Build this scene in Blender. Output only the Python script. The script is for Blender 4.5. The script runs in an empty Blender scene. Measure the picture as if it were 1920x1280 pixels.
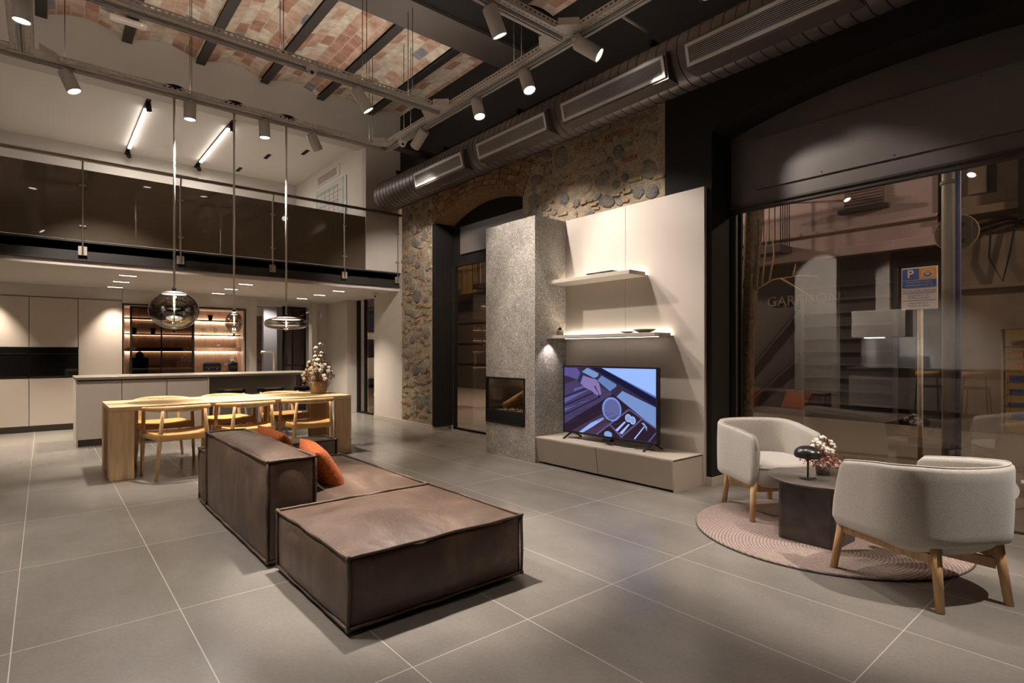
import bpy, bmesh, math, random
from mathutils import Vector, Matrix, noise as mnoise
R = math.radians
random.seed(7)
C = bpy.context.scene.collection
SC = bpy.context.scene

# ---------------------------------------------------------------- camera, world, exposure
cam = bpy.data.cameras.new('camera')
cam_ob = bpy.data.objects.new('camera', cam)
C.objects.link(cam_ob)
cam_ob.location = (0, 0, 1.25)
cam_ob.rotation_euler = (R(90), 0, R(-40.18))
cam.sensor_width = 36
cam.lens = 36 * 1040.5 / 1920
cam.shift_y = (659.4 - 640) / 1920
cam.clip_start = 0.05
SC.camera = cam_ob
world = bpy.data.worlds.new('night')
SC.world = world
world.use_nodes = True
world.node_tree.nodes['Background'].inputs[0].default_value = (0.30, 0.27, 0.33, 1)
world.node_tree.nodes['Background'].inputs[1].default_value = 0.06
SC.view_settings.view_transform = 'Standard'
SC.view_settings.look = 'None'
SC.view_settings.gamma = 1
SC.view_settings.use_curve_mapping = False
SC.view_settings.exposure = 0.0
SC.cycles.max_bounces = 8
SC.cycles.diffuse_bounces = 4
SC.cycles.glossy_bounces = 4
SC.cycles.transparent_max_bounces = 16
SC.cycles.sample_clamp_indirect = 4
SC.cycles.caustics_reflective = False
SC.cycles.caustics_refractive = False
SC.cycles.use_denoising = True
SC.cycles.use_light_tree = True
WARM = (1.0, 0.89, 0.80)
SPOT_K = 0.62     # overall strength of the spotlights

def thing(name, label, cat, loc=(0, 0, 0), rz=0, group=None):
    o = bpy.data.objects.new(name, None)
    C.objects.link(o)
    o.empty_display_size = .1
    o.location = loc
    o.rotation_euler = (0, 0, rz)
    o['label'] = label
    o['category'] = cat
    if group: o['group'] = group
    return o

def tag(o, label, cat, group=None, kind=None):
    o['label'] = label
    o['category'] = cat
    if group: o['group'] = group
    if kind: o['kind'] = kind
    return o

def wloc(o):
    v = Vector((0, 0, 0))
    while o is not None:
        v += Vector(o.location); o = o.parent
    return v

def dup(root, loc=None, rz=None, label=None, group=None):
    r = root.copy(); C.objects.link(r)
    if loc is not None: r.location = loc
    if rz is not None: r.rotation_euler = (0, 0, rz)
    if label: r['label'] = label
    if group: r['group'] = group
    def rec(src, dst):
        for ch in list(src.children):
            c = ch.copy(); C.objects.link(c); c.parent = dst
            rec(ch, c)
    rec(root, r)
    return r

# any light; soft area fills added in the trays below brighten the vaults
def lamp(kind, loc, target, energy, color=WARM, parent=None, name='light_source', **kw):
    d = bpy.data.lights.new(name, kind)
    d.energy = energy; d.color = color
    for k, v in kw.items(): setattr(d, k, v)
    o = bpy.data.objects.new(name, d); C.objects.link(o)
    loc = Vector(loc)
    if target is not None:
        o.rotation_euler = (Vector(target) - loc).to_track_quat('-Z', 'Y').to_euler()
    if parent:
        o.parent = parent; loc = loc - wloc(parent)
    o.location = loc
    return o

# ---------------------------------------------------------------- mesh builder
class MB:
    def __init__(s): s.bm = bmesh.new(); s.col = None
    def face(s, pts, mi=0, smooth=False):
        f = s.bm.faces.new([s.bm.verts.new(p) for p in pts]); f.material_index = mi; f.smooth = smooth; return f
    def hexa(s, p, mi=0):
        v = [s.bm.verts.new(q) for q in p]
        fs = [(0,3,2,1),(4,5,6,7),(0,1,5,4),(1,2,6,5),(2,3,7,6),(3,0,4,7)]
        out = []
        for f in fs:
            g = s.bm.faces.new([v[i] for i in f]); g.material_index = mi; out.append(g)
        return out
    def box(s, x0, x1, y0, y1, z0, z1, mi=0):
        return s.hexa([(x0,y0,z0),(x1,y0,z0),(x1,y1,z0),(x0,y1,z0),(x0,y0,z1),(x1,y0,z1),(x1,y1,z1),(x0,y1,z1)], mi)
    def obox(s, c, ax, ay, az, hx, hy, hz, mi=0):   # oriented box
        c = Vector(c); ax, ay, az = Vector(ax).normalized(), Vector(ay).normalized(), Vector(az).normalized()
        P = []
        for k in (-1, 1):
            for (i, j) in ((-1,-1),(1,-1),(1,1),(-1,1)):
                P.append(c + ax*hx*i + ay*hy*j + az*hz*k)
        return s.hexa(P, mi)
    def bar(s, a, b, w, h, up=(0,0,1), mi=0):
        a, b = Vector(a), Vector(b); d = (b-a).normalized()
        sd = d.cross(Vector(up)); sd.normalize(); u = sd.cross(d)
        return s.obox((a+b)/2, d, sd, u, (b-a).length/2, w/2, h/2, mi)
    def tube(s, pts, r, n=10, closed=False, caps=True, mi=0, sm=True, flat=None):
        pts = [Vector(p) for p in pts]
        m = len(pts)
        rr = r if isinstance(r, (list, tuple)) else [r]*m
        rings = []
        pu = None
        for i, p in enumerate(pts):
            if closed: d = pts[(i+1) % m] - pts[i-1]
            else: d = pts[min(i+1, m-1)] - pts[max(i-1, 0)]
            if d.length < 1e-9: d = Vector((0,0,1))
            d.normalize()
            if pu is None:
                pu = Vector((0,0,1)) if abs(d.z) < .9 else Vector((1,0,0))
            sd = d.cross(pu)
            if sd.length < 1e-6: sd = d.cross(Vector((0,1,0)))
            sd.normalize(); u = sd.cross(d).normalized(); pu = u
            fl = flat or (1, 1)
            rings.append([s.bm.verts.new(p + sd*math.cos(2*math.pi*k/n)*rr[i]*fl[0] + u*math.sin(2*math.pi*k/n)*rr[i]*fl[1]) for k in range(n)])
        for i in range(m if closed else m-1):
            A, B = rings[i], rings[(i+1) % m]
            for k in range(n):
                f = s.bm.faces.new((A[k], A[(k+1) % n], B[(k+1) % n], B[k])); f.smooth = sm; f.material_index = mi
        if caps and not closed:
            f = s.bm.faces.new(rings[0][::-1]); f.material_index = mi
            f = s.bm.faces.new(rings[-1]); f.material_index = mi
    def cyl(s, a, b, r0, r1=None, n=20, mi=0, caps=True):
        s.tube([a, b], [r0, r0 if r1 is None else r1], n=n, mi=mi, caps=caps)
    def lathe(s, prof, c=(0,0,0), n=32, mi=0, sm=True, caps=False):
        c = Vector(c); rings = []
        for r, z in prof:
            if r < 1e-5: rings.append([s.bm.verts.new(c + Vector((0,0,z)))])
            else: rings.append([s.bm.verts.new(c + Vector((r*math.cos(2*math.pi*k/n), r*math.sin(2*math.pi*k/n), z))) for k in range(n)])
        for A, B in zip(rings, rings[1:]):
            for k in range(n):
                if len(A) == 1 and len(B) == 1: continue
                if len(A) == 1: vs = (A[0], B[(k+1) % n], B[k])
                elif len(B) == 1: vs = (A[k], A[(k+1) % n], B[0])
                else: vs = (A[k], A[(k+1) % n], B[(k+1) % n], B[k])
                f = s.bm.faces.new(vs); f.smooth = sm; f.material_index = mi
        if caps:
            for ring, rv in ((rings[0], True), (rings[-1], False)):
                if len(ring) > 2:
                    f = s.bm.faces.new(ring[::-1] if rv else ring); f.material_index = mi
    def prism(s, poly, h, org=(0,0,0), ex=(1,0,0), ey=(0,1,0), mi=0):
        org, ex, ey = Vector(org), Vector(ex), Vector(ey); n = ex.cross(ey).normalized()*h
        a = [s.bm.verts.new(org + ex*x + ey*y) for x, y in poly]
        b = [s.bm.verts.new(v.co + n) for v in a]
        k = len(a)
        fs = [s.bm.faces.new(a[::-1]), s.bm.faces.new(b)]
        for i in range(k): fs.append(s.bm.faces.new((a[i], a[(i+1) % k], b[(i+1) % k], b[i])))
        for f in fs: f.material_index = mi
        return fs
    def ball(s, c, r, sx=1, sy=1, sz=1, sub=2, mi=0):
        res = bmesh.ops.create_icosphere(s.bm, subdivisions=sub, radius=r, matrix=Matrix.Translation(Vector(c)) @ Matrix.Diagonal((sx, sy, sz, 1)))
        for v in res['verts']:
            for f in v.link_faces: f.smooth = True; f.material_index = mi
        return res['verts']
    def grid(s, fn, nu, nv, mi=0, closed_u=False, sm=True):
        V = [[s.bm.verts.new(fn(i/(nu), j/(nv))) for j in range(nv+1)] for i in range(nu if closed_u else nu+1)]
        for i in range(nu):
            for j in range(nv):
                A, B = V[i], V[(i+1) % len(V)]
                f = s.bm.faces.new((A[j], B[j], B[j+1], A[j+1])); f.smooth = sm; f.material_index = mi
        return V

def obj(name, mb, mats, parent=None, bevel=0, seg=2, sub=0, smooth=False, local=False, weld=False, norm=True):
    bm = mb.bm
    if weld: bmesh.ops.remove_doubles(bm, verts=bm.verts, dist=1e-4)
    if norm: bmesh.ops.recalc_face_normals(bm, faces=bm.faces)
    if smooth:
        for f in bm.faces: f.smooth = True
    me = bpy.data.meshes.new(name)
    off = Vector((0,0,0))
    if parent is not None and not local:
        off = wloc(parent)
        bmesh.ops.translate(bm, verts=bm.verts, vec=-off)
    bm.to_mesh(me); bm.free()
    if not isinstance(mats, (list, tuple)): mats = [mats]
    for m in mats: me.materials.append(m)
    o = bpy.data.objects.new(name, me); C.objects.link(o)
    if parent is not None: o.parent = parent
    if bevel:
        md = o.modifiers.new('bevel', 'BEVEL'); md.width = bevel; md.segments = seg; md.limit_method = 'ANGLE'; md.angle_limit = R(40)
    if sub:
        md = o.modifiers.new('sub', 'SUBSURF'); md.levels = sub; md.render_levels = sub
    return o

def struct(name, mb, mats, **kw):
    o = obj(name, mb, mats, **kw); o['kind'] = 'structure'; return o

def boxobj(name, dims, m, parent=None, bevel=0.002, **kw):
    mb = MB(); mb.box(*dims); return obj(name, mb, m, parent, bevel=bevel, **kw)

# ---------------------------------------------------------------- materials
def nt(name):
    m = bpy.data.materials.new(name); m.use_nodes = True
    t = m.node_tree
    return m, t, t.nodes['Principled BSDF'], t.nodes['Material Output']
def N(t, typ, **kw):
    n = t.nodes.new('ShaderNode' + typ)
    for k, v in kw.items():
        if k.startswith('i_'): n.inputs[k[2:].replace('_', ' ')].default_value = v
        else: setattr(n, k, v)
    return n
def rgb(c): return (*c, 1)
def coords(t, scale=(1,1,1), rot=(0,0,0), loc=(0,0,0), out='Object'):
    tc = N(t, 'TexCoord'); mp = N(t, 'Mapping')
    mp.inputs['Scale'].default_value = scale; mp.inputs['Rotation'].default_value = rot; mp.inputs['Location'].default_value = loc
    t.links.new(tc.outputs[out], mp.inputs[0]); return mp.outputs[0]
def ramp(t, fac, stops, interp='LINEAR'):
    r = N(t, 'ValToRGB'); r.color_ramp.interpolation = interp
    e = r.color_ramp.elements
    while len(e) < len(stops): e.new(.5)
    for el, (p, c) in zip(e, stops): el.position = p; el.color = rgb(c) if len(c) == 3 else c
    t.links.new(fac, r.inputs[0]); return r.outputs[0]
def bump(t, b, h, strength=.2, dist=.01):
    n = N(t, 'Bump'); n.inputs['Strength'].default_value = strength; n.inputs['Distance'].default_value = dist
    t.links.new(h, n.inputs['Height']); t.links.new(n.outputs[0], b.inputs['Normal']); return n
def M(name, col, rough=.5, metal=0, spec=.5, var=0, vs=3, bs=0, bsc=100, emit=None, es=1, coat=0, stretch=(1,1,1), alpha=None):
    m, t, b, o = nt(name)
    b.inputs['Base Color'].default_value = rgb(col); b.inputs['Roughness'].default_value = rough
    b.inputs['Metallic'].default_value = metal; b.inputs['Specular IOR Level'].default_value = spec
    if coat: b.inputs['Coat Weight'].default_value = coat
    if var:
        v = coords(t, stretch); n = N(t, 'TexNoise'); n.inputs['Scale'].default_value = vs; n.inputs['Detail'].default_value = 6
        t.links.new(v, n.inputs[0])
        c = ramp(t, n.outputs['Fac'], [(.3, tuple(x*(1-var) for x in col)), (.7, tuple(min(1, x*(1+var)) for x in col))])
        t.links.new(c, b.inputs['Base Color'])
    if bs:
        v = coords(t, stretch); n = N(t, 'TexNoise'); n.inputs['Scale'].default_value = bsc; n.inputs['Detail'].default_value = 3
        t.links.new(v, n.inputs[0]); bump(t, b, n.outputs['Fac'], bs, .004)
    if emit: b.inputs['Emission Color'].default_value = rgb(emit); b.inputs['Emission Strength'].default_value = es
    m.diffuse_color = rgb(col)
    return m
def EM(name, col, s):
    m, t, b, o = nt(name); t.nodes.remove(b)
    e = N(t, 'Emission'); e.inputs[0].default_value = rgb(col); e.inputs[1].default_value = s
    t.links.new(e.outputs[0], o.inputs[0]); return m
def GLASS(name, tint, refl=1.0, ior=1.5, rough=0.0, body=0.0, bodycol=(.02,.02,.02)):
    """thin pane: clear tinted view straight through plus mirror reflection growing at grazing angles"""
    m, t, b, o = nt(name)
    tr = N(t, 'BsdfTransparent'); tr.inputs[0].default_value = rgb(tint)
    base = tr.outputs[0]
    if body:
        mx0 = N(t, 'MixShader'); mx0.inputs[0].default_value = body
        b.inputs['Base Color'].default_value = rgb(bodycol); b.inputs['Roughness'].default_value = .3
        t.links.new(base, mx0.inputs[1]); t.links.new(b.outputs[0], mx0.inputs[2]); base = mx0.outputs[0]
    gl = N(t, 'BsdfGlossy'); gl.inputs['Roughness'].default_value = rough
    ge = N(t, 'NewGeometry'); dt_ = N(t, 'VectorMath', operation='DOT_PRODUCT'); t.links.new(ge.outputs['Normal'], dt_.inputs[0]); t.links.new(ge.outputs['Incoming'], dt_.inputs[1])
    ab = N(t, 'Math', operation='ABSOLUTE'); t.links.new(dt_.outputs['Value'], ab.inputs[0])
    om = N(t, 'Math', operation='SUBTRACT'); om.inputs[0].default_value = 1; t.links.new(ab.outputs[0], om.inputs[1])
    pw = N(t, 'Math', operation='POWER'); pw.inputs[1].default_value = 5; t.links.new(om.outputs[0], pw.inputs[0])
    f0 = min(.9, refl*((ior-1)/(ior+1))**2)
    mu = N(t, 'Math', operation='MULTIPLY_ADD'); mu.inputs[1].default_value = 1-f0; mu.inputs[2].default_value = f0; mu.use_clamp = True
    t.links.new(pw.outputs[0], mu.inputs[0])
    mx = N(t, 'MixShader'); t.links.new(mu.outputs[0], mx.inputs[0]); t.links.new(base, mx.inputs[1]); t.links.new(gl.outputs[0], mx.inputs[2])
    t.links.new(mx.outputs[0], o.inputs[0]); return m

def mat_floor():
    m, t, b, o = nt('porcelain_floor')
    v = coords(t, loc=(.103, -1.935, 0))
    br = N(t, 'TexBrick', offset=0.0, squash=1.0)
    br.inputs['Color1'].default_value = (0,0,0,1); br.inputs['Color2'].default_value = (1,1,1,1); br.inputs['Mortar'].default_value = (.5,.5,.5,1)
    br.inputs['Scale'].default_value = 1; br.inputs['Mortar Size'].default_value = .0022; br.inputs['Mortar Smooth'].default_value = .1
    br.inputs['Brick Width'].default_value = .611; br.inputs['Row Height'].default_value = 1.166
    t.links.new(v, br.inputs[0])
    n1 = N(t, 'TexNoise'); n1.inputs['Scale'].default_value = 1.3; n1.inputs['Detail'].default_value = 8; n1.inputs['Roughness'].default_value = .6
    t.links.new(coords(t, (1.2,.7,1)), n1.inputs[0])
    n2 = N(t, 'TexNoise'); n2.inputs['Scale'].default_value = 60; n2.inputs['Detail'].default_value = 4
    t.links.new(coords(t), n2.inputs[0])
    c1 = ramp(t, n1.outputs['Fac'], [(.3, (.165,.152,.135)), (.7, (.240,.221,.197))])
    mt = N(t, 'Mix', data_type='RGBA', blend_type='MULTIPLY'); mt.inputs[0].default_value = 1
    cs = ramp(t, br.outputs['Color'], [(0, (.93,.93,.93)), (1, (1.05,1.05,1.05))])
    t.links.new(c1, mt.inputs[6]); t.links.new(cs, mt.inputs[7])
    sp = N(t, 'Mix', data_type='RGBA', blend_type='MULTIPLY'); sp.inputs[0].default_value = 1
    c3 = ramp(t, n2.outputs['Fac'], [(.35, (.94,.94,.94)), (.72, (1.04,1.04,1.04))])
    t.links.new(mt.outputs[2], sp.inputs[6]); t.links.new(c3, sp.inputs[7])
    mg = N(t, 'Mix', data_type='RGBA'); mg.inputs[7].default_value = (.46,.43,.39,1)
    t.links.new(br.outputs['Fac'], mg.inputs[0]); t.links.new(sp.outputs[2], mg.inputs[6])
    t.links.new(mg.outputs[2], b.inputs['Base Color'])
    b.inputs['Roughness'].default_value = .24
    bump(t, b, n2.outputs['Fac'], .05, .002)
    b.inputs['Specular IOR Level'].default_value = .5
    return m

def mat_vcol(name, rough=.85, vs=14, bs=.5):
    """mortar/stone colour stored per stone as a colour attribute, broken up by noise"""
    m, t, b, o = nt(name)
    at = N(t, 'Attribute', attribute_name='Col')
    n = N(t, 'TexNoise'); n.inputs['Scale'].default_value = vs; n.inputs['Detail'].default_value = 8; n.inputs['Roughness'].default_value = .65
    t.links.new(coords(t), n.inputs[0])
    c = ramp(t, n.outputs['Fac'], [(.3, (.62,.62,.62)), (.7, (1.25,1.22,1.18))])
    mx = N(t, 'Mix', data_type='RGBA', blend_type='MULTIPLY'); mx.inputs[0].default_value = 1
    t.links.new(at.outputs['Color'], mx.inputs[6]); t.links.new(c, mx.inputs[7]); t.links.new(mx.outputs[2], b.inputs['Base Color'])
    n3 = N(t, 'TexNoise'); n3.inputs['Scale'].default_value = 45; n3.inputs['Detail'].default_value = 8
    t.links.new(coords(t), n3.inputs[0])
    bump(t, b, n3.outputs['Fac'], .9, .03)
    b.inputs['Roughness'].default_value = rough; b.inputs['Specular IOR Level'].default_value = .2
    return m

def mat_vault():
    m, t, b, o = nt('vault_brick')
    v = coords(t, rot=(0,0,R(90)))
    br = N(t, 'TexBrick', offset=.5, squash=1.0)
    br.inputs['Color1'].default_value = (0,0,0,1); br.inputs['Color2'].default_value = (1,1,1,1); br.inputs['Mortar'].default_value = (.5,.5,.5,1)
    br.inputs['Scale'].default_value = 1; br.inputs['Mortar Size'].default_value = .006; br.inputs['Mortar Smooth'].default_value = .3
    br.inputs['Brick Width'].default_value = .27; br.inputs['Row Height'].default_value = .135
    n0 = N(t, 'TexNoise'); n0.inputs['Scale'].default_value = 3; t.links.new(v, n0.inputs[0])
    va = N(t, 'VectorMath', operation='MULTIPLY_ADD'); va.inputs[1].default_value = (.05,.05,0)
    t.links.new(n0.outputs['Color'], va.inputs[0]); t.links.new(v, va.inputs[2]); t.links.new(va.outputs[0], br.inputs[0])
    c = ramp(t, br.outputs['Color'], [(0, (.40,.225,.165)), (.14, (.54,.38,.29)), (.30, (.62,.53,.43)), (.46, (.45,.27,.20)), (.58, (.66,.60,.50)), (.74, (.52,.35,.27)), (.88, (.25,.26,.30)), (.92, (.60,.48,.38))], 'CONSTANT')
    n = N(t, 'TexNoise'); n.inputs['Scale'].default_value = 9; n.inputs['Detail'].default_value = 8; t.links.new(coords(t), n.inputs[0])
    cs = ramp(t, n.outputs['Fac'], [(.3, (.72,.68,.66)), (.7, (1.15,1.15,1.15))])
    mx = N(t, 'Mix', data_type='RGBA', blend_type='MULTIPLY'); mx.inputs[0].default_value = 1
    t.links.new(c, mx.inputs[6]); t.links.new(cs, mx.inputs[7])
    mg = N(t, 'Mix', data_type='RGBA'); mg.inputs[7].default_value = (.52,.46,.38,1)
    t.links.new(br.outputs['Fac'], mg.inputs[0]); t.links.new(mx.outputs[2], mg.inputs[6]); t.links.new(mg.outputs[2], b.inputs['Base Color'])
    inv = N(t, 'Math', operation='SUBTRACT'); inv.inputs[0].default_value = 1; t.links.new(br.outputs['Fac'], inv.inputs[1])
    bump(t, b, inv.outputs[0], .5, .01)
    b.inputs['Roughness'].default_value = .8; b.inputs['Specular IOR Level'].default_value = .25
    return m

def mat_wood(name, c1, c2, axis='x', rough=.45, scale=1):
    m, t, b, o = nt(name)
    s = {'x': (1.2,14,14), 'y': (14,1.2,14), 'z': (14,14,1.2)}[axis]
    v = coords(t, tuple(q*scale for q in s))
    n = N(t, 'TexNoise'); n.inputs['Scale'].default_value = 2.2; n.inputs['Detail'].default_value = 8; n.inputs['Distortion'].default_value = .6
    t.links.new(v, n.inputs[0])
    t.links.new(ramp(t, n.outputs['Fac'], [(.32, c1), (.66, c2)]), b.inputs['Base Color'])
    b.inputs['Roughness'].default_value = rough; bump(t, b, n.outputs['Fac'], .08, .003)
    m.diffuse_color = rgb(c2)
    return m

def mat_leather():
    m, t, b, o = nt('brown_leather')
    n = N(t, 'TexNoise'); n.inputs['Scale'].default_value = 2.6; n.inputs['Detail'].default_value = 9; n.inputs['Roughness'].default_value = .62; n.inputs['Distortion'].default_value = .8
    t.links.new(coords(t), n.inputs[0])
    t.links.new(ramp(t, n.outputs['Fac'], [(.3, (.052,.031,.021)), (.55, (.095,.060,.042)), (.78, (.195,.130,.092))]), b.inputs['Base Color'])
    w = N(t, 'TexNoise'); w.inputs['Scale'].default_value = 3.2; w.inputs['Detail'].default_value = 5; w.inputs['Distortion'].default_value = .35
    t.links.new(coords(t, (2.0,1.5,.8)), w.inputs[0])
    g = N(t, 'TexVoronoi'); g.inputs['Scale'].default_value = 220; t.links.new(coords(t), g.inputs[0])
    ad = N(t, 'Math', operation='MULTIPLY_ADD'); ad.inputs[1].default_value = .04
    t.links.new(g.outputs['Distance'], ad.inputs[0]); t.links.new(w.outputs['Fac'], ad.inputs[2])
    bump(t, b, ad.outputs[0], .38, .03)
    rr = N(t, 'MapRange'); rr.inputs[3].default_value = .38; rr.inputs[4].default_value = .55
    t.links.new(n.outputs['Fac'], rr.inputs[0]); t.links.new(rr.outputs[0], b.inputs['Roughness'])
    m.diffuse_color = (.12,.08,.06,1)
    return m

def mat_fabric(name, c, c2=None, sc=260, bs=.35, stretch=(1,1,2.2), sheen=.3):
    m, t, b, o = nt(name)
    c2 = c2 or tuple(x*.72 for x in c)
    n = N(t, 'TexNoise'); n.inputs['Scale'].default_value = sc; n.inputs['Detail'].default_value = 2
    t.links.new(coords(t, stretch), n.inputs[0])
    t.links.new(ramp(t, n.outputs['Fac'], [(.38, c2), (.6, c)]), b.inputs['Base Color'])
    bump(t, b, n.outputs['Fac'], bs, .004)
    b.inputs['Roughness'].default_value = .92; b.inputs['Specular IOR Level'].default_value = .15; b.inputs['Sheen Weight'].default_value = sheen
    m.diffuse_color = rgb(c)
    return m

def mat_speckle():
    m, t, b, o = nt('speckled_stone')
    n = N(t, 'TexNoise'); n.inputs['Scale'].default_value = 34; n.inputs['Detail'].default_value = 7; n.inputs['Distortion'].default_value = 2.6
    t.links.new(coords(t), n.inputs[0])
    n2 = N(t, 'TexNoise'); n2.inputs['Scale'].default_value = 4; n2.inputs['Detail'].default_value = 5
    t.links.new(coords(t), n2.inputs[0])
    c = ramp(t, n.outputs['Fac'], [(.28, (.12,.11,.10)), (.45, (.30,.28,.255)), (.55, (.40,.375,.345)), (.66, (.66,.63,.58))])
    c2 = ramp(t, n2.outputs['Fac'], [(.35, (.86,.84,.82)), (.65, (1.08,1.06,1.03))])
    mx = N(t, 'Mix', data_type='RGBA', blend_type='MULTIPLY'); mx.inputs[0].default_value = 1
    t.links.new(c, mx.inputs[6]); t.links.new(c2, mx.inputs[7]); t.links.new(mx.outputs[2], b.inputs['Base Color'])
    b.inputs['Roughness'].default_value = .5; bump(t, b, n.outputs['Fac'], .15, .004)
    return m

def mat_rug():
    m, t, b, o = nt('rug_pile')
    w = N(t, 'TexWave', wave_type='RINGS', rings_direction='Z'); w.inputs['Scale'].default_value = 15; w.inputs['Distortion'].default_value = .4
    t.links.new(coords(t, loc=(.35,.2,0)), w.inputs[0])
    n = N(t, 'TexNoise'); n.inputs['Scale'].default_value = 140; t.links.new(coords(t), n.inputs[0])
    c = ramp(t, n.outputs['Fac'], [(.3, (.24,.18,.155)), (.65, (.40,.315,.28))])
    cw = ramp(t, w.outputs['Fac'], [(.2, (.70,.69,.69)), (.7, (1.05,1.05,1.05))])
    mx = N(t, 'Mix', data_type='RGBA', blend_type='MULTIPLY'); mx.inputs[0].default_value = 1
    t.links.new(c, mx.inputs[6]); t.links.new(cw, mx.inputs[7]); t.links.new(mx.outputs[2], b.inputs['Base Color'])
    ad = N(t, 'Math', operation='MULTIPLY_ADD'); ad.inputs[1].default_value = .5
    t.links.new(w.outputs['Fac'], ad.inputs[0]); t.links.new(n.outputs['Fac'], ad.inputs[2])
    bump(t, b, ad.outputs[0], .8, .008)
    b.inputs['Roughness'].default_value = .95; b.inputs['Specular IOR Level'].default_value = .1
    return m

MT = dict(
    floor=mat_floor(), stone=mat_vcol('rubble_stone'), vault=mat_vault(),
    plaster=M('white_plaster', (.58,.53,.475), .8, var=.03, vs=2),
    plaster_grey=M('grey_plaster', (.46,.42,.375), .85, var=.04, vs=2),
    ceil_white=M('white_ceiling_paint', (.62,.57,.515), .8),
    black=M('matt_black_paint', (.010,.0085,.0075), .8, spec=.2, var=.1),
    blackwall=M('black_wall_paint', (.018,.0155,.014), .85, spec=.2, var=.15, vs=2),
    panel_dark=M('dark_brown_panel', (.115,.097,.088), .42, var=.06),
    beam=M('dark_iron_beam', (.022,.018,.016), .5, var=.2, bs=.2, bsc=60),
    brownbeam=M('brown_painted_beam', (.060,.047,.040), .55, var=.08),
    steel_dark=M('dark_steel', (.045,.037,.032), .38, metal=.3, var=.1),
    duct=M('duct_brown_paint', (.098,.078,.069), .36, metal=.2),
    alu=M('brushed_aluminium', (.45,.43,.40), .65, metal=.2, bs=.1, bsc=200),
    grilleframe=M('grille_frame_grey', (.60,.57,.53), .45, metal=.2),
    galv=M('galvanised_steel', (.62,.59,.56), .5, metal=.1, var=.12, vs=30),
    track=M('grey_track', (.46,.44,.41), .4, metal=.3),
    spotbody=M('light_grey_powder_coat', (.58,.55,.51), .45),
    whiteplastic=M('white_plastic', (.75,.71,.66), .4),
    lens=EM('lit_lens', (1,.97,.92), 9),
    lens_off=M('unlit_reflector', (.35,.30,.25), .2, metal=.8),
    led=EM('led_strip_light', (1,.84,.66), 24),
    ledup=EM('led_line_light', (1,.95,.88), 14),
    wood=mat_wood('light_oak', (.66,.46,.26), (.80,.60,.37), 'x'),
    woodz=mat_wood('light_oak_upright', (.60,.41,.22), (.75,.54,.32), 'z'),
    chairwood=mat_wood('chair_oak', (.60,.37,.16), (.74,.49,.24), 'z'),
    legwood=mat_wood('leg_oak', (.46,.27,.12), (.60,.38,.19), 'z'),
    tan=M('tan_leather', (.66,.36,.12), .42, var=.08, vs=6, bs=.1, bsc=150),
    walnut=mat_wood('walnut_veneer', (.40,.245,.17), (.52,.345,.25), 'z', scale=1.6),
    cab=M('beige_lacquer', (.50,.43,.37), .42),
    cab_dark=M('shadow_gap_grey', (.12,.10,.085), .5),
    cabisland=M('greige_lacquer', (.50,.435,.375), .42),
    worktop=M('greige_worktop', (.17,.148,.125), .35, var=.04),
    islanddark=M('taupe_panel', (.22,.185,.155), .5),
    blackglass=M('black_glass', (.008,.007,.007), .06, spec=.6),
    leather=mat_leather(), piping=M('leather_piping', (.115,.075,.056), .5, var=.2, vs=10),
    orange=mat_fabric('rust_velvet', (.31,.078,.020), (.19,.046,.012), 90, .5, (1,1,1), .05),
    boucle=mat_fabric('light_grey_weave', (.58,.54,.49), (.38,.35,.315)),
    seatfab=mat_fabric('pale_grey_weave', (.60,.56,.51), (.48,.445,.405), 320, .2),
    rug=mat_rug(), rugedge=M('rug_backing', (.035,.028,.026), .9),
    speckle=mat_speckle(),
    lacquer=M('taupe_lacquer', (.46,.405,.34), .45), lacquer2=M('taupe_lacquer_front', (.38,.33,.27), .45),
    wallpanel=M('warm_grey_panel', (.58,.52,.455), .5, var=.015, vs=1.5),
    marble=M('dark_brown_marble', (.045,.036,.031), .22, var=.6, vs=7),
    marbletop=M('dark_brown_marble_top', (.085,.070,.060), .28, var=.4, vs=6),
    blacklamp=M('black_satin_metal', (.012,.011,.011), .28, spec=.6),
    cotton=M('cotton_fluff', (.86,.80,.74), .95, bs=.6, bsc=120, spec=.1),
    husk=M('dry_husk', (.36,.20,.11), .8), leafpink=M('dried_pink_leaf', (.55,.29,.24), .75, var=.3, vs=30),
    potclay=M('grey_clay', (.20,.17,.145), .7, var=.2, vs=20), potcream=M('cream_ceramic', (.82,.64,.38), .35),
    glasspot=GLASS('clear_glass', (.96,.95,.92), 1.0, 1.35),
    pane=GLASS('shop_window_glass', (.80,.78,.76), 2.2, 1.55),
    smoked=GLASS('smoked_balustrade_glass', (.20,.16,.11), 1.7, 1.5, body=.45, bodycol=(.20,.155,.105)),
    smokedoor=GLASS('smoked_cabinet_glass', (.36,.31,.275), .9, 1.5),
    shade=GLASS('smoke_mirror_glass', (.40,.37,.31), 4.0, 1.6),
    chrome=M('chrome', (.75,.72,.68), .12, metal=1), cord=M('textile_cord', (.62,.58,.52), .6),
    rail=M('bronze_handrail', (.30,.25,.20), .28, metal=.8), post=M('brushed_steel_post', (.36,.32,.27), .5, metal=.6),
    tvblack=M('tv_black_plastic', (.010,.010,.011), .3), paper=M('grey_magazine', (.30,.29,.28), .5),
    white_letter=M('white_vinyl', (.80,.78,.74), .6),
    log=M('bark_log', (.30,.17,.09), .85, var=.4, vs=25, bs=.5, bsc=60), logend=M('cut_wood', (.62,.40,.20), .7),
    firebrick=M('dark_firebox', (.05,.043,.038), .6), gravel=M('gravel', (.13,.105,.08), .9, bs=.8, bsc=80, var=.4, vs=60),
)
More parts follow.
